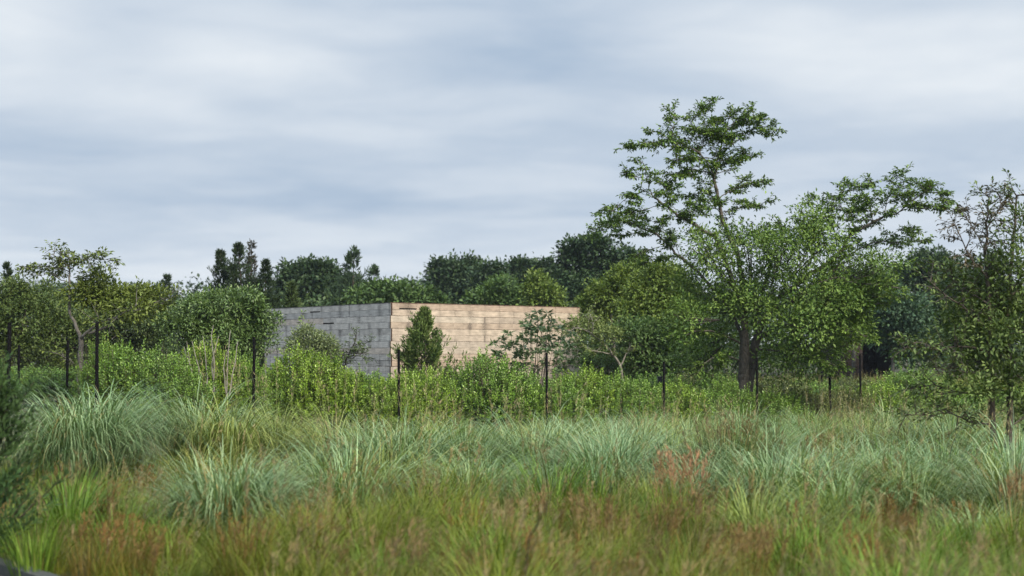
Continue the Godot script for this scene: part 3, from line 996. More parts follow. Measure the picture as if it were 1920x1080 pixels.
func build_trees() -> void:
	var dk := Color(0.020, 0.042, 0.018)
	var dk2 := Color(0.042, 0.070, 0.028)
	var md := Color(0.038, 0.074, 0.020)
	var md2 := Color(0.068, 0.112, 0.032)
	var ol := Color(0.066, 0.108, 0.020)
	var ol2 := Color(0.118, 0.162, 0.034)
	var far := "trees along the far edge of the meadow"
	var tr := "rounded_tree"
	# far edge, left to right
	tree_of(tr, "dark three-lobed round tree right of the cedar spires, over the grey wall", "tree", far, 585, 105, [[548, 522, 24, 24], [580, 515, 24, 20], [612, 516, 25, 20], [570, 555, 48, 38], [622, 550, 30, 32]], 1500, 6, 0.30, 0.2, dk, dk2)
	tree_of(tr, "low green mounded tree over the corner of the building", "tree", far, 745, 84, [[745, 563, 62, 26], [702, 572, 40, 30], [790, 574, 30, 22]], 1300, 6, 0.24, 0.15, md, md2)
	tree_of(tr, "tallest dark tree of the far row above the tan wall", "tree", far, 855, 122, [[855, 512, 38, 26], [828, 532, 28, 30], [880, 540, 45, 40], [845, 560, 40, 35]], 1600, 6, 0.32, 0.21, dk, dk2, Color(0.2, 0.19, 0.18), 0.2)
	tree_of(tr, "smaller dark pointed tree joined to the right of the tallest dark far tree", "tree", far, 920, 118, [[920, 522, 24, 26], [905, 550, 32, 32], [930, 545, 22, 26]], 900, 6, 0.30, 0.2, dk, dk2)
	tree_of(tr, "green mounded tree above the middle of the tan wall", "tree", far, 940, 86, [[940, 568, 48, 36], [905, 580, 30, 26], [965, 585, 36, 30]], 1200, 6, 0.24, 0.15, md, md2)
	tree_of(tr, "dark twin-topped far tree left of the large pale green crown", "tree", far, 975, 124, [[975, 516, 24, 24], [1003, 514, 24, 22], [985, 548, 40, 26]], 1000, 6, 0.30, 0.2, dk, dk2)
	tree_of(tr, "small dark round far tree in the notch before the large crown", "tree", far, 1035, 126, [[1034, 524, 22, 20], [1040, 550, 30, 26]], 700, 6, 0.30, 0.2, dk, dk2)
	tree_of(tr, "yellow-green narrow tree rising above the right part of tan wall", "tree", "", 1008, 80, [[1003, 538, 16, 26], [1012, 560, 26, 34], [1035, 575, 22, 28]], 700, 6, 0.2, 0.11, ol, ol2)
	tree_of(tr, "tall broad green tree with a side clump, highest crown of the far row", "tree", far, 1110, 104, [[1058, 480, 18, 14], [1098, 466, 28, 20], [1122, 472, 32, 24], [1082, 508, 40, 30], [1132, 512, 50, 36], [1172, 505, 40, 32], [1100, 545, 55, 35], [1160, 550, 50, 40]], 2600, 6, 0.28, 0.18, Color(0.020, 0.042, 0.018), Color(0.040, 0.070, 0.028))
	tree_of(tr, "dark round hilltop tree seen between the big tree and slender tree", "tree", far, 1745, 112, [[1735, 502, 42, 30], [1775, 512, 36, 28], [1750, 540, 60, 34], [1700, 525, 30, 30]], 1200, 6, 0.3, 0.2, dk, dk2)
	# olive trees between the building and the big tree
	tree_of("olive_green_tree", "olive-green airy tree close beyond the end of the tan wall", "tree", "", 1150, 64, [[1145, 560, 48, 38], [1110, 590, 34, 30], [1185, 540, 40, 36]], 1500, 7, 0.15, 0.075, ol, ol2, Color(0.24, 0.22, 0.19))
	tree_of("olive_green_tree", "broad olive-green tree behind the big tree's left limbs", "tree", "", 1230, 60, [[1225, 545, 48, 44], [1262, 585, 46, 46], [1200, 595, 46, 42], [1250, 520, 36, 30]], 2000, 7, 0.15, 0.075, ol, ol2, Color(0.24, 0.22, 0.19))
	tree_of("leafy_tree", "low mid-green tree behind the fence left of the big trunk", "tree", "", 1215, 57, [[1190, 640, 46, 38], [1240, 645, 44, 40], [1285, 655, 40, 42], [1215, 690, 60, 30]], 1700, 7, 0.14, 0.07, md, md2, Color(0.26, 0.24, 0.21))
	tree_of("understory_bush", "dark shrub mass in the shade right of the tan wall", "bush", "", 1135, 60, [[1130, 690, 50, 26], [1105, 660, 30, 34], [1180, 715, 44, 26]], 1000, 7, 0.12, 0.055, md, md2)
	# dark wood on the right
	tree_of("dark_tree", "dark blue-green tree behind the big tree's right side", "tree", "", 1598, 84, [[1600, 600, 56, 40], [1570, 560, 50, 40], [1640, 560, 56, 44]], 1700, 6, 0.24, 0.14, dk, dk2, Color(0.14, 0.14, 0.13), 0.12)
	tree_of("dark_tree", "dark drooping blue-green tree with slanting trunk beside the shed", "tree", "", 1668, 80, [[1690, 600, 50, 50], [1662, 620, 36, 34], [1720, 640, 40, 36], [1690, 655, 24, 26]], 1700, 6, 0.22, 0.13, Color(0.032, 0.066, 0.034), Color(0.056, 0.098, 0.052), Color(0.2, 0.2, 0.19), 0.12)
	tree_of("dark_tree", "dark tree behind the upper stems of the slender right tree", "tree", "", 1790, 82, [[1780, 580, 60, 60], [1840, 560, 60, 70], [1760, 640, 50, 44], [1900, 600, 70, 80], [1830, 660, 60, 40]], 2400, 6, 0.24, 0.14, dk, dk2)
	# left
	tree_of("leafy_tree", "dark olive tree at the left edge behind the fence posts", "tree", "", 10, 52, [[5, 565, 50, 36], [45, 600, 46, 50], [-30, 620, 60, 60], [20, 660, 60, 40]], 2000, 7, 0.125, 0.058, Color(0.042, 0.070, 0.018), Color(0.080, 0.110, 0.028))
	tree_of("leafy_tree", "dull green tree behind the pale forked trunk", "tree", "", 100, 54, [[85, 570, 36, 34], [110, 620, 50, 46], [75, 660, 50, 44], [145, 650, 40, 40], [130, 700, 60, 30]], 1900, 7, 0.125, 0.058, Color(0.042, 0.070, 0.018), Color(0.084, 0.115, 0.030))
	tree_of("leafy_tree", "dark green tree filling the gap right of the forked tree", "tree", "", 245, 56, [[235, 620, 50, 40], [285, 590, 40, 40], [270, 650, 50, 40], [205, 650, 36, 40]], 1600, 7, 0.125, 0.058, Color(0.03, 0.05, 0.018), Color(0.055, 0.078, 0.026))
	var stemmed := tree_of("multi_stemmed_shrub", "tall rounded green shrub with bare grey stems left of the grey wall", "shrub", "", 415, 42, [[372, 588, 48, 32], [430, 575, 50, 30], [468, 605, 36, 38], [340, 622, 40, 36], [492, 640, 26, 32], [405, 630, 60, 34], [450, 650, 40, 26]], 3000, 7, 0.10, 0.042, Color(0.056, 0.100, 0.028), Color(0.105, 0.160, 0.050), Color(0.3, 0.28, 0.25), 0.03, "glossy")
	var bare := Geo.new()
	for q in [[365, 775, 365, 735, 350, 640], [368, 738, 358, 690, 345, 650], [378, 740, 372, 690, 360, 640], [388, 738, 388, 690, 380, 630], [400, 740, 402, 690, 396, 640, 400, 610], [402, 735, 398, 680, 410, 630], [425, 745, 428, 680, 432, 620], [430, 742, 440, 680, 446, 640], [424, 738, 420, 690, 430, 650]]:
		bare.tube(path(q, 33.6, 34.6, 0.015), 0.017, 0.008, 5, Color(0.27, 0.25, 0.22))
	part("bare_stems", bare.mesh(M.bark, stemmed.position), stemmed)
	# cedar spires
	var cd := Color(0.016, 0.030, 0.013)
	var cd2 := Color(0.030, 0.048, 0.019)
	var cg := "dark cedar spires"
	cedar_at("leftmost shorter spire of the dark cedar cluster, tip bent left", 424, 76, 466, 0.85, 700, cd, cd2, -0.05, 0.9, 0.13, cg)
	cedar_at("full dark cedar spire in the middle of the cluster", 457, 75, 452, 1.05, 900, cd, cd2, -0.045, 0.9, 0.13, cg)
	cedar_at("thin bare-tipped cedar spire, the tallest needle of the cluster", 470, 77, 448, 0.4, 260, Color(0.03, 0.03, 0.02), Color(0.045, 0.045, 0.026), 0.0, 0.6, 0.15, cg)
	cedar_at("short dark cedar spire right of the cluster", 497, 74, 484, 0.75, 650, cd, cd2, 0.0, 0.9, 0.13, cg)
	cedar_at("small cedar tip just above the far end of the grey wall", 546, 68, 528, 0.85, 380, Color(0.03, 0.05, 0.018), Color(0.05, 0.075, 0.024), 0.0, 0.4, 0.15, cg)
	cedar_at("lone airy cedar standing above the grey wall", 662, 96, 464, 1.9, 420, Color(0.024, 0.044, 0.022), Color(0.04, 0.066, 0.032), 0.0, 0.55, 0.22, cg)
	cedar_at("short bushy cedar just right of the lone airy cedar", 697, 98, 500, 1.5, 300, Color(0.026, 0.046, 0.022), Color(0.044, 0.07, 0.032), 0.02, 0.6, 0.22, cg)
	cedar_at("thin leaning cedar tip at the far left edge", 22, 60, 492, 0.6, 230, cd, cd2, -0.05, 0.5, 0.13, cg)
	cedar_at("small crooked cedar tip against bright sky between forked tree and spires", 303, 92, 514, 1.2, 240, cd, cd2, 0.05, 0.6, 0.17, cg)
	cedar_at("conical green cedar in front of the tan wall", 796, 44, 576, 0.95, 950, Color(0.050, 0.085, 0.022), Color(0.105, 0.145, 0.042), 0.0, 0.55, 0.095)
	# foreground evergreen cut by the left edge
	var nb := on_land(-44, 14.2)
	nb.y = land(nb.x, nb.z)
	var ne := thing("juniper_bush", "dark green foreground juniper cut off by the picture's left edge", "bush", nb)
	var nj := cedar(2.3, 0.56, 1100, Color(0.028, 0.058, 0.02), Color(0.05, 0.09, 0.03), 0.0, 0.55, 0.06)
	part("trunk", nj[1].mesh(M.bark), ne)
	part("foliage", nj[0].mesh(M.needle), ne)

# shrubs before the building: leggy stems that end in whorls of long leaves
func whorled(label: String, called: String, px: float, d: float, tips: Array, ll: float, lw: float, cnt: int, ca: Color, cb: Color, droop := 0.35) -> void:
	var base := on_land(px, d)
	var o := thing(called, label, "shrub", base)
	var g := Geo.new()
	var wd := Geo.new()
	for k in tips.size() / 2:
		var e := W(tips[k * 2], tips[k * 2 + 1], d + rf(-0.7, 0.7))
		var foot := base + Vector3((e.x - base.x) * rf(0.25, 0.55), -0.1, rf(-0.3, 0.3))
		var pts := smooth(PackedVector3Array([foot, foot.lerp(e, 0.55) + Vector3(rf(-0.1, 0.1), 0, rf(-0.1, 0.1)), e]), 0.015)
		wd.tube(pts, 0.018, 0.006, 5, Color(0.2, 0.17, 0.14))
		for lev in 3:
			var q := pts[pts.size() - 1 - lev] if lev < 2 else pts[pts.size() - 1].lerp(pts[pts.size() - 2], 0.5)
			q += rv() * 0.09 + Vector3(0, 0.07 * (1 - lev), 0)
			var col := tone(ca, cb)
			for t in cnt:
				var an := rng.randf() * TAU
				var out := Vector3(cos(an), rf(-droop * 2.0, 0.9), sin(an)).normalized()
				g.leaf(q + out * 0.02, out, (Vector3.UP * 0.5 + Vector3(0.1, 0, 0.35) + rv() * 0.8).normalized(), ll * rf(0.6, 1.15), lw * rf(0.7, 1.2), Color(col.r, col.g, col.b) * rf(0.85, 1.18))
	part("stems", wd.mesh(M.bark, base), o)
	part("foliage", g.mesh(M.glossy, base), o)

func build_shrubs() -> void:
	var ca := Color(0.085, 0.135, 0.050)
	var cb := Color(0.15, 0.205, 0.095)
	whorled("tall leggy shrub with whorls of long pale leaves hiding the tan wall's right part", "whorled_shrub", 1000, 50, [1007, 584, 993, 592, 1028, 594, 978, 610, 995, 614, 1010, 606, 940, 634, 958, 628, 978, 640, 927, 652, 911, 671, 940, 664, 970, 657, 1007, 645, 1040, 634, 1055, 619, 1033, 606, 1047, 652,
		985, 672, 1020, 665, 1060, 645, 1068, 632, 1000, 690, 1040, 685, 962, 682, 1070, 668, 1025, 640, 990, 650, 1058, 680, 1015, 625, 1050, 700, 975, 700], 0.23, 0.06, 22, ca, cb)
	whorled("small sprig with a single leaf tuft before the top of the grey wall", "tufted_sapling", 567, 50, [566, 586, 560, 690, 575, 700], 0.17, 0.05, 9, Color(0.09, 0.14, 0.04), Color(0.14, 0.19, 0.07))
	tree_of("pale_shrub", "pale olive leafy shrub before the middle of the grey wall", "shrub", "", 592, 47, [[578, 635, 26, 18], [608, 650, 22, 22], [560, 660, 24, 26], [598, 680, 34, 24], [622, 672, 14, 18]], 900, 7, 0.095, 0.042, Color(0.10, 0.135, 0.05), Color(0.155, 0.19, 0.09), Color(0.25, 0.23, 0.2), 0.03, "glossy")
	limb_tree("leggy_shrub", "leggy dark-stemmed shrub with sparse leaf clumps before the grey wall's corner end", "shrub", 645, 46.0, [
		[[645, 790, 645, 720, 646, 690, 652, 668, 664, 645, 668, 630], 0, 0, 0.04, 0.01, 0.6, 0.1, 0.22],
		[[650, 672, 672, 660, 684, 642], 0, 0.3, 0.012, 0.005, 0.3, 0.09, 0.22],
		[[652, 668, 675, 668, 682, 672], 0, -0.3, 0.012, 0.005, 0.3, 0.09, 0.22],
		[[646, 690, 638, 672, 644, 656], 0, 0.2, 0.012, 0.005, 0.3, 0.09, 0.2],
		[[647, 685, 630, 682, 626, 672], 0, 0.2, 0.012, 0.005, 0.3, 0.1, 0.2]], [], 0, 0.1, 0.042, Color(0.06, 0.09, 0.03), Color(0.1, 0.14, 0.05), Color(0.06, 0.05, 0.045), 6, 2)
	# the hedge of bayberry: eight shapes made once, each bush a copy
	var kinds := {
		"yellow": [Color(0.112, 0.195, 0.018), Color(0.195, 0.290, 0.034)], "light": [Color(0.086, 0.170, 0.022), Color(0.165, 0.265, 0.042)],
		"dark": [Color(0.078, 0.158, 0.022), Color(0.150, 0.240, 0.038)], "olive": [Color(0.085, 0.115, 0.026), Color(0.13, 0.16, 0.042)]}
	var shapes := {}
	for k in kinds:
		shapes[k] = []
		for t in 3:
			var made := bayberry(0.85, 1.65, 950, kinds[k][0], kinds[k][1], 0.07)
			var leaves: ArrayMesh = made[0].mesh(M.glossy)
			shapes[k].append([leaves, made[1].mesh(M.bark), leaves.get_aabb().end.y * 0.80])
	var hedge := "bayberry bushes along the fence"
	var list := [
		[48, 694, 50, 45.0, "dark", "dark low bush behind the posts at the left edge"],
		[122, 700, 44, 42.0, "dark", "dark low bush at the foot of the forked pale trunk"],
		[206, 655, 34, 33.5, "light", "light green bush just right of the left fence post"],
		[262, 668, 50, 33.0, "dark", "dark green bush between the left post and bare-stemmed shrub"],
		[318, 690, 46, 32.5, "dark", "deep shaded dark bush in front of the bare-stemmed shrub"],
		[385, 655, 38, 35.0, "yellow", "yellowish bush among the bare grey stems"],
		[448, 672, 34, 35.5, "light", "light bush left of the second fence post"],
		[512, 700, 32, 36.5, "light", "low bush just right of the second fence post"],
		[568, 668, 50, 37.0, "yellow", "bright yellow-green bush, tallest in the hedge before the grey wall"],
		[628, 695, 36, 37.0, "yellow", "yellow-green bush below the leggy dark-stemmed shrub"],
		[682, 706, 40, 37.5, "light", "bush below the corner of the building"],
		[728, 716, 34, 36.8, "yellow", "low yellowish bush left of the third fence post"],
		[786, 700, 40, 38.0, "yellow", "yellow-green bush at the foot of the conical cedar"],
		[838, 722, 26, 38.5, "dark", "small dark bush in the gap where the tan wall reaches lowest"],
		[912, 680, 46, 39.0, "light", "large full bush at the left of the whorled-leaf shrub"],
		[968, 702, 40, 39.5, "light", "bush under the whorled-leaf shrub, left of the fourth post"],
		[1042, 716, 38, 40.0, "light", "bush just right of the fourth fence post"],
		[1098, 702, 42, 41.0, "yellow", "upright-shooted bush below the end of the tan wall"],
		[1150, 714, 36, 41.0, "light", "bush below the leaning pale-stemmed tree"],
		[1200, 722, 38, 42.0, "light", "bush left of the fifth fence post"],
		[1262, 728, 40, 42.5, "yellow", "bush just right of the fifth fence post"],
		[1318, 736, 40, 43.0, "light", "bush midway between the fifth post and the big trunk"],
		[1366, 724, 30, 44.5, "light", "taller bush against the left of the big trunk"],
		[1450, 744, 40, 45.0, "light", "bush right of the post beside the big trunk"],
		[1512, 742, 42, 46.0, "olive", "olive bush before the corner fence post"],
		[1578, 738, 34, 48.0, "olive", "olive bush between the two right-hand posts"],
		[1232, 708, 42, 53.0, "light", "farther bush behind the hedge left of the grey box"],
		[1296, 712, 42, 54.0, "olive", "farther olive bush in front of the far fence run"],
		[1352, 706, 38, 53.0, "light", "farther bush behind the big trunk's left side"],
		[1452, 716, 46, 54.0, "olive", "farther olive bush seen right of the big trunk"],
		[1520, 720, 46, 55.0, "light", "farther bush by the far fence's right post"],
		[1590, 716, 44, 57.0, "olive", "farther olive bush below the dark wood edge"],
		[1650, 728, 44, 50.0, "yellow", "bright bush right of the last fence post"],
		[1712, 700, 44, 56.0, "light", "pale far bush below the dark wood, behind the bright bushes"],
		[1730, 742, 46, 49.0, "yellow", "bright bush left of the slender tree's low branches"],
		[1800, 748, 46, 48.0, "light", "bush seen through the slender tree's low branches"],
		[1868, 742, 46, 49.0, "light", "bush directly behind the slender twin stems"],
		[1930, 740, 46, 48.0, "dark", "bush at the right edge behind the slender tree"]]
	var n := 0
	for q in list:
		var at := on_land(q[0], q[3])
		var hh := W(q[0], q[1], q[3]).y - at.y
		var rx: float = q[2] * q[3] / F * 1.5
		var o := thing("bayberry_bush", q[5], "bush", at, hedge, rf(0, TAU))
		var sh: Array = shapes[q[4]][n % 3]
		part("foliage", sh[0], o)
		part("stems", sh[1], o)
		o.scale = Vector3(rx / 0.85, hh / float(sh[2]), rx / 0.85)
		n += 1
	# low dark scrub that closes the hedge below and behind the bushes
	var und := Geo.new()
	var ul := []
	for k in 46:
		var f := k / 45.0
		var p := on_land(lerpf(170, 2000, f), lerpf(33.5, 51, f) + rf(-0.5, 2.0))
		ul.append([p + Vector3(0, 0.32, 0), Vector3(0.8, 0.38, 0.7)])
	lobes(und, ul, 3200, 7, 0.085, 0.036, Color(0.060, 0.105, 0.022), Color(0.110, 0.165, 0.034), 0.2, 0.4)
	var us := setting("undergrowth", und.mesh(M.leaf), "stuff")
	tag(us, "low leafy undergrowth along the foot of the hedge", "undergrowth")

# ---------------------------------------------------------------- grass
func build_grass() -> void:
	var blue := [Color(0.080, 0.165, 0.066), Color(0.350, 0.465, 0.255)]
	var pale := [Color(0.115, 0.185, 0.034), Color(0.390, 0.440, 0.150)]
	var fresh := [Color(0.062, 0.140, 0.014), Color(0.180, 0.290, 0.045)]
	var deep := [Color(0.040, 0.075, 0.020), Color(0.085, 0.135, 0.040)]
	var olive := [Color(0.072, 0.112, 0.009), Color(0.218, 0.268, 0.034)]
	var rust := [Color(0.100, 0.068, 0.014), Color(0.225, 0.158, 0.036)]
	var seed := Color(0.19, 0.16, 0.085)
	var lib := {}
	var mk := func(called: String, variants: int, maker: Callable):
		lib[called] = []
		for k in variants:
			lib[called].append(maker.call().mesh(M.grass))
	mk.call("blue", 4, func(): return tuft(420, 0.3, 0.75, 1.7, 0.012, 3.5, blue[0], blue[1], 0, seed, Vector3(0.15, 0, 0), 9))
	mk.call("pale", 3, func(): return tuft(420, 0.28, 0.75, 1.65, 0.010, 3.6, pale[0], pale[1], 3, Color(0.25, 0.22, 0.13), Vector3(0.35, 0, 0), 9))
	mk.call("fresh", 3, func(): return tuft(170, 0.24, 0.5, 1.15, 0.012, 1.9, fresh[0], fresh[1], 2, seed, Vector3(0.15, 0, 0), 7))
	mk.call("deep", 3, func(): return tuft(300, 0.26, 0.7, 1.3, 0.010, 0.9, deep[0], deep[1], 6, Color(0.14, 0.11, 0.06)))
	mk.call("olive", 5, func(): return tuft(170, 0.2, 0.35, 1.05, 0.007, 2.4, olive[0], olive[1], 2, seed, Vector3(0.65, 0, 0)))
	mk.call("rust", 3, func(): return tuft(180, 0.2, 0.4, 0.9, 0.005, 1.4, rust[0], rust[1], 8, Color(0.18, 0.110, 0.042), Vector3(0.3, 0, 0)))
	mk.call("haze", 3, func(): return tuft(110, 0.22, 0.4, 0.9, 0.005, 1.4, olive[0], rust[1], 14, Color(0.155, 0.110, 0.050), Vector3(0.45, 0, 0)))
	mk.call("plume", 2, func(): return tuft(60, 0.16, 0.5, 1.0, 0.007, 1.2, olive[0], olive[1], 8, Color(0.25, 0.145, 0.085), Vector3(0.3, 0, 0)))
	mk.call("mound", 4, func(): return tuft(420, 0.28, 0.6, 1.3, 0.007, 2.9, olive[0], olive[1], 4, seed, Vector3(0.6, 0, 0), 8))
	mk.call("low", 4, func(): return tuft(110, 0.26, 0.2, 0.5, 0.007, 1.6, deep[0], deep[1], 0, seed, Vector3(0.2, 0, 0), 5))
	# tussocks that stand out: bearing, depth, size, kind, name, label
	var T := [
		[158, 21.5, 1.22, "blue", "blue-green tussock in front of the left fence posts"],
		[125, 21.0, 1.0, "blue", "blue-green tussock spilling over beside the juniper, left of the larger clump"],
		[200, 22.5, 1.05, "blue", "blue-green tussock leaning over the dark bush"],
		[378, 24.0, 1.1, "blue", "upright silvery tussock below the bare grey stems"],
		[425, 23.5, 1.12, "pale", "tan feathery tussock left of the second fence post"],
		[430, 15.8, 0.92, "blue", "bright silvery tussock standing alone in the brown grass at left"],
		[470, 16.4, 0.8, "blue", "silvery tussock hugging the right of the lone silvery clump"],
		[520, 25.0, 1.0, "pale", "pale arching tussock beneath the second fence post"],
		[630, 23.5, 1.0, "pale", "pale tussock under the leggy shrub"],
		[690, 22.0, 0.95, "blue", "blue-green tussock left of the third fence post"],
		[745, 21.0, 1.0, "blue", "broad silvery tussock beneath the third fence post"],
		[790, 23.5, 1.05, "pale", "pale tall tussock below the conical cedar"],
		[830, 22.5, 1.2, "fresh", "tall green tussock rising before the gap in the hedge"],
		[880, 22.5, 1.0, "blue", "silvery tussock below the large full bush"],
		[940, 24.0, 0.95, "pale", "pale tussock under the whorled-leaf shrub"],
		[1000, 23.5, 1.1, "blue", "blue-green tussock left of the fourth fence post"],
		[1060, 24.5, 1.05, "pale", "pale tussock right of the fourth fence post"],
		[1030, 18.5, 1.0, "fresh", "green tussock in the middle of the band below the fourth post"],
		[1130, 20.5, 1.0, "blue", "silvery tussock above the brown grass patch"],
		[1185, 23.5, 1.0, "blue", "blue-green tussock left of the fifth fence post"],
		[1250, 24.0, 0.95, "pale", "pale tussock beneath the fifth fence post"],
		[1350, 20.5, 1.18, "deep", "dark green upright tussock below the big tree's trunk"],
		[1385, 21.2, 1.05, "deep", "dark upright tussock behind the larger dark clump"],
		[1440, 18.5, 1.05, "blue", "silvery drooping tussock right of the dark upright clump"],
		[1490, 19.0, 1.05, "blue", "silvery drooping tussock below the corner fence post"],
		[1560, 20.0, 1.0, "blue", "silvery tussock below the two right-hand posts"],
		[1600, 24.0, 0.95, "pale", "pale tan-tipped tussock under the last fence post"],
		[1680, 25.0, 0.95, "pale", "pale tussock under the slender tree's lowest branch tip"],
		[1720, 20.0, 1.0, "blue", "blue-green tussock midway to the slender twin stems"],
		[1800, 22.0, 1.0, "blue", "blue-green tussock just left of the slender twin stems"],
		[1900, 20.5, 1.0, "blue", "grey-green tussock at the foot of the slender twin stems"],
		[915, 12.8, 0.86, "fresh", "bright yellow-green arching tussock alone in the centre of brown grass"],
		[985, 12.6, 0.8, "rust", "rusty brown tuft right of the bright central tussock"],
		[1235, 8.9, 0.9, "fresh", "large green tussock at the bottom edge with pale arching blades"],
		[1655, 10.8, 1.0, "fresh", "fresh green tussock in the lower right grass"],
		[140, 15.8, 0.85, "fresh", "lush green tuft beside the kerb at lower left"],
		[455, 12.4, 0.8, "rust", "reddish brown tuft in the lower left grass"],
		[1110, 14.5, 0.95, "haze", "purplish brown seeding tuft below the silvery band"],
		[1290, 16.5, 1.1, "plume", "clump of salmon-pink plumes below the fifth fence post"],
		[1255, 17.5, 1.0, "plume", "smaller pink-plumed clump left of the salmon plumes"]]
	var group := "grass tussocks that stand out in the meadow"
	var n := 0
	for q in T:
		var at := on_land(q[0], q[1])
		var o := thing("grass_tussock", q[4], "grass", at, group, rf(0, TAU))
		var set_: Array = lib[q[3]]
		part("blades", set_[n % set_.size()], o)
		var more := part("blades", set_[(n + 1) % set_.size()], o)
		more.rotation.y = 2.1
		more.position = Vector3(rf(-0.1, 0.1), 0, rf(-0.1, 0.1))
		o.scale = Vector3.ONE * float(q[2]) * (1.18 if q[1] > 15.0 else 1.05)
		n += 1
	# the meadow between them: counted by nobody
	var places := {}
	for k in lib: places[k] = []
	var z := 4.0
	while z < 36.0:
		var cell := 0.32
		var half := z * 0.40 + 2.0
		var x := -half
		while x < half:
			var xx := x + rf(-0.5, 0.5) * cell
			var zz := z + rf(-0.5, 0.5) * cell
			x += cell
			if zz < kerb_depth(xx) + 0.22: continue
			var fence_z := 28.0 + (xx + 7.6) * 0.97
			if zz > fence_z + 0.8: continue
			var b := 960.0 + xx / zz * F
			var r := rng.randf()
			var pt := wobble.get_noise_2d(xx * 9.0 + 300.0, zz * 5.0)
			var k2 := wobble.get_noise_2d(xx * 10.0 - 700.0, zz * 7.0)
			var kind := "low"
			var front := 18.4 + 3.0 * k2 + (1.5 if b < 620.0 else 0.0) - (2.2 if b > 1380.0 else 0.0)
			if zz > front:
				# the silvery band: big tussocks, with low grass between
				if r < (0.10 if b < 620.0 else 0.135):
					var q := rng.randf()
					if b < 620.0:
						kind = "olive" if q < 0.45 else ("haze" if q < 0.6 else ("pale" if q < 0.85 else "blue"))
					else:
						kind = "blue" if q < 0.56 + pt * 0.6 else ("pale" if q < 0.85 else ("fresh" if q < 0.95 else "haze"))
				elif r < 0.24:
					kind = ["olive", "haze", "olive", "fresh", "mound"][rng.randi_range(0, 4)]
			else:
				var brown := k2 > 0.08
				if zz < 15.5 and b > 1480.0: brown = k2 > 0.26
				if b > 1000.0 and b < 1330.0 and zz > 12.0: brown = k2 > 0.0
				if brown:
					kind = "rust" if r < 0.24 else ("haze" if r < 0.36 else ("mound" if r < 0.5 else ("olive" if r < 0.75 else "low")))
				elif pt > 0.12 or (b > 1480.0 and pt > -0.12):
					kind = "fresh" if r < 0.32 else ("olive" if r < 0.58 else ("low" if r < 0.82 else "mound"))
				else:
					kind = "olive" if r < 0.26 else ("haze" if r < 0.30 else ("fresh" if r < 0.37 else ("mound" if r < 0.48 else ("low" if r < 0.985 else "plume"))))
			if kind == "low" and rng.randf() < 0.35: continue
			var sz := rf(0.55, 1.15)
			if zz < front and kind != "blue": sz *= rf(0.6, 0.95) if zz > 10.5 else rf(0.7, 1.0)
			if zz > fence_z - 9.0: sz *= lerpf(0.72, 1.0, clampf((fence_z - 2.0 - zz) / 7.0, 0.0, 1.0))
			var yy := land(xx, zz)
			var bs := Basis(Vector3.UP, rf(-0.9, 0.9)).rotated(Vector3(rf(-1, 1), 0, rf(-1, 1)).normalized(), rf(0, 0.14)).scaled(Vector3(sz * rf(0.85, 1.25), sz * rf(0.85, 1.1), sz * rf(0.85, 1.25)))
			var t1 := rf(0.8, 1.2)
			places[kind].append([Transform3D(bs, Vector3(xx, yy, zz * -1.0)), Color(t1 * rf(0.92, 1.1), t1, t1 * rf(0.88, 1.08))])
		z += cell
	var words := {"blue": "silvery blue-green switchgrass filling the band before the fence", "pale": "pale straw-green grass among the silvery band", "fresh": "fresh green grass scattered through the meadow", "deep": "dark green grass",
		"olive": "fine olive-brown grass covering the near meadow", "rust": "rust-brown grass patches in the near meadow", "haze": "purplish seed-head haze over the meadow", "plume": "pinkish grass plumes dotted through the meadow", "mound": "mounds of fine yellow-green grass arching over in the near meadow", "low": "short dull green grass between the tussocks"}
	var names := {"blue": "switchgrass", "pale": "straw_grass", "fresh": "green_grass", "deep": "dark_grass", "olive": "lovegrass", "rust": "rusty_grass", "haze": "seeding_grass", "plume": "plume_grass", "mound": "arching_grass", "low": "short_grass"}
	for k in places:
		var vs: Array = lib[k]
		for t in vs.size():
			var mine := []
			for e in places[k].size():
				if e % vs.size() == t: mine.append(places[k][e])
			if mine.is_empty(): continue
			var mm := MultiMesh.new()
			mm.transform_format = MultiMesh.TRANSFORM_3D
			mm.use_colors = true
			mm.mesh = vs[t]
			mm.instance_count = mine.size()
			for e in mine.size():
				mm.set_instance_transform(e, mine[e][0])
				mm.set_instance_color(e, mine[e][1])
			var o := MultiMeshInstance3D.new()
			o.name = numbered(names[k])
			o.multimesh = mm
			add_child(o)
			o.set_meta("kind", "stuff")
			tag(o, words[k], "grass")
	# rough grass beyond the fence
	var mm := MultiMesh.new()
	mm.transform_format = MultiMesh.TRANSFORM_3D
	mm.use_colors = true
	mm.mesh = lib["olive"][0]
	var spots := []
	for k in 1300:
		var d := rf(47, 80)
		var px := rf(1080, 1960)
		var p := on_land(px, d)
		spots.append(p)
	mm.instance_count = spots.size()
	for e in spots.size():
		var sz := rf(0.6, 0.95)
		mm.set_instance_transform(e, Transform3D(Basis(Vector3.UP, rf(0, TAU)).scaled(Vector3(sz * 1.4, sz, sz * 1.4)), spots[e]))
		mm.set_instance_color(e, Color(1, 1, 1) * rf(0.8, 1.2))
	var far := MultiMeshInstance3D.new()
	far.name = "rough_grass"
	far.multimesh = mm
	add_child(far)
	far.set_meta("kind", "stuff")
	tag(far, "dull rough grass in the open ground beyond the fence", "grass")
	# a bent dead stalk in the foreground
	var foot := on_land(978, 9.6)
	var s := thing("dead_stalk", "dark leaning dead stalk in the foreground right of the bright tussock", "plant", foot)
	var sg := Geo.new()
	var tip := W(1042, 905, 9.0)
	sg.tube(smooth(PackedVector3Array([foot, W(988, 1040, 9.5), W(1012, 975, 9.2), tip]), 0.003), 0.007, 0.0025, 6, Color(0.09, 0.07, 0.045))
	part("stem", sg.mesh(M.bark, foot), s)

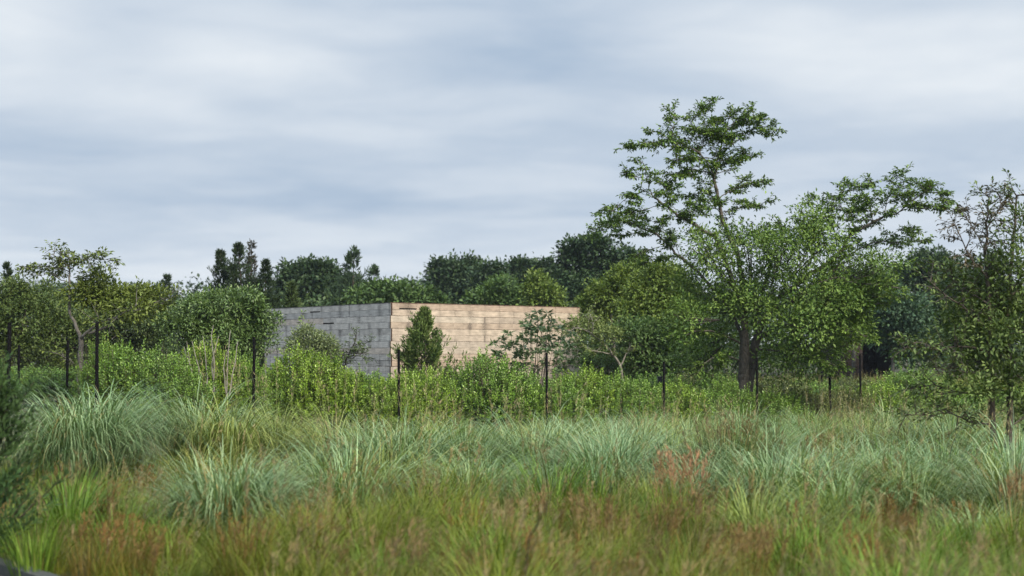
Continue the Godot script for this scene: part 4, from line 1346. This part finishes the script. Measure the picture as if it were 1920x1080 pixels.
func build_far_wood() -> void:
	var g := Geo.new()
	var ls := []
	for k in 74:
		var px := lerpf(-160, 2080, k / 73.0)
		var d := rf(175, 205)
		var p := on_land(px, d)
		var top := 536.0 - 8.0 * sin(k * 0.9) + rf(-6, 8)
		if px < 360: top = 538 + rf(-10, 6) + maxf(0.0, (px - 300) * 0.4)
		var t := W(px, top, d)
		ls.append([Vector3(t.x, t.y - 2.3, t.z), Vector3(2.8, 2.4, 2.5)])
		ls.append([Vector3(t.x + rf(-1, 1), p.y + (t.y - p.y) * 0.4, t.z), Vector3(3.2, (t.y - p.y) * 0.42, 2.5)])
	lobes(g, ls, 11000, 5, 0.55, 0.36, Color(0.026, 0.046, 0.024), Color(0.044, 0.07, 0.034), 0.8, 0.1)
	var o := setting("distant_wood", g.mesh(M.leaf), "stuff")
	tag(o, "distant dark green wood along the horizon", "wood")

func build_thicket() -> void:
	var g := Geo.new()
	var ls := []
	for k in 84:
		var px := lerpf(-160, 2080, k / 83.0)
		var d := rf(94, 106)
		var p := on_land(px, d)
		var t := W(px, 572.0 + rf(-14, 14), d)
		for lev in 3:
			ls.append([Vector3(t.x + rf(-0.4, 0.4), p.y + (t.y - p.y) * (0.2 + 0.32 * lev), t.z + rf(-1, 1)), Vector3(1.3, (t.y - p.y) * 0.24, 1.4)])
	lobes(g, ls, 9000, 5, 0.34, 0.2, Color(0.032, 0.060, 0.022), Color(0.060, 0.095, 0.032), 0.5, 0.3)
	var o := setting("thicket", g.mesh(M.leaf), "stuff")
	tag(o, "green thicket closing the gaps under and between the far trees", "thicket")

func build_fences() -> void:
	fence("near wire deer fence of tall black posts crossing the whole view before the hedge", [[184, 28.0, 605, 0.038], [477, 30.9, 633, 0.036], [749, 33.6, 657, 0.036], [1026, 36.3, 662, 0.036], [1244, 39.0, 679, 0.036], [1419, 41.8, 672, 0.036], [1556, 44.6, 690, 0.042], [1613, 47.5, 665, 0.036]])
	fence("far run of black-post wire fence behind the hedge near the big trunk", [[1613, 47.7, 668, 0.02], [1540, 56.0, 698, 0.036], [1323, 60.0, 694, 0.034], [1222, 62.0, 675, 0.036]])
	fence("side run of black-post wire fence behind the forked pale tree", [[184, 28.2, 608, 0.02], [126, 34.0, 639, 0.036], [36, 38.0, 648, 0.036], [-70, 41.0, 655, 0.036]])
	var lone := on_land(16, 26.5)
	var p := thing("fence_post", "single black post nearest the left edge above the juniper", "post", lone)
	var g := Geo.new()
	var tp := W(17, 608, 26.5).y - lone.y
	g.tube(PackedVector3Array([Vector3(0, -0.3, 0), Vector3(0.01, tp, 0), Vector3(0.01, tp + 0.01, 0)]), 0.034, 0.034, 10, Color.WHITE)
	part("shaft", g.mesh(M.post), p)
	var cap := Geo.new()
	cap.box(Vector3(-0.028, tp + 0.011, -0.038), Vector3(0.048, tp + 0.03, 0.038), Color.WHITE)
	part("cap", cap.mesh(M.post), p)
	# grey meter box on a stake behind the hedge
	var bx := on_land(1237, 50.0)
	var u := thing("utility_box", "small dark grey box on a stake left of the big trunk", "box", bx)
	var by := W(1237, 719, 50.0).y - bx.y
	var bg := Geo.new()
	bg.box(Vector3(-0.07, by, -0.06), Vector3(0.07, by + 0.21, 0.06), Color(0.09, 0.09, 0.12))
	part("case", bg.mesh(M.bark), u)
	var lid := Geo.new()
	lid.box(Vector3(-0.085, by + 0.212, -0.075), Vector3(0.085, by + 0.235, 0.075), Color(0.13, 0.13, 0.16))
	part("lid", lid.mesh(M.bark), u)
	var stake := Geo.new()
	stake.tube(PackedVector3Array([Vector3(0, -0.2, 0), Vector3(0, by - 0.002, 0)]), 0.025, 0.025, 8, Color(0.1, 0.08, 0.07))
	part("stake", stake.mesh(M.bark), u)

# ---------------------------------------------------------------- the scene
func _ready() -> void:
	rng.seed = 20240611
	wobble.seed = 5
	wobble.frequency = 0.05
	var cam := Camera3D.new()
	cam.name = "camera"
	add_child(cam)
	var lens := CameraAttributesPhysical.new()
	lens.frustum_focal_length = 63.3
	lens.frustum_focus_distance = 34.0
	lens.exposure_aperture = 1.9
	cam.attributes = lens
	cam.position = EYE
	cam.rotation.x = PITCH
	cam.fov = rad_to_deg(2.0 * atan(540.0 / F))
	cam.near = 0.1
	cam.far = 2000.0
	cam.current = true
	var env := Environment.new()
	env.background_mode = Environment.BG_SKY
	env.sky = Sky.new()
	env.sky.sky_material = make_sky()
	env.tonemap_mode = Environment.TONE_MAPPER_LINEAR
	env.tonemap_exposure = 3.4
	env.fog_enabled = true
	env.fog_density = 0.00018
	env.fog_light_color = Color(0.82, 0.88, 0.95)
	env.sdfgi_enabled = true
	env.ssao_enabled = true
	env.ssil_enabled = true
	var we := WorldEnvironment.new()
	we.name = "environment"
	we.environment = env
	add_child(we)
	var sun := DirectionalLight3D.new()
	sun.name = "sun"
	sun.light_energy = 0.5
	sun.light_angular_distance = 14.0
	sun.light_color = Color(1.0, 0.95, 0.87)
	sun.shadow_enabled = true
	add_child(sun)
	sun.look_at_from_position(Vector3(21, 25, 27), Vector3.ZERO)
	make_materials()
	build_land()
	build_house()
	build_shed()
	build_fences()
	build_far_wood()
	build_thicket()
	build_trees()
	build_big_tree()
	build_small_trees()
	build_shrubs()
	build_grass()
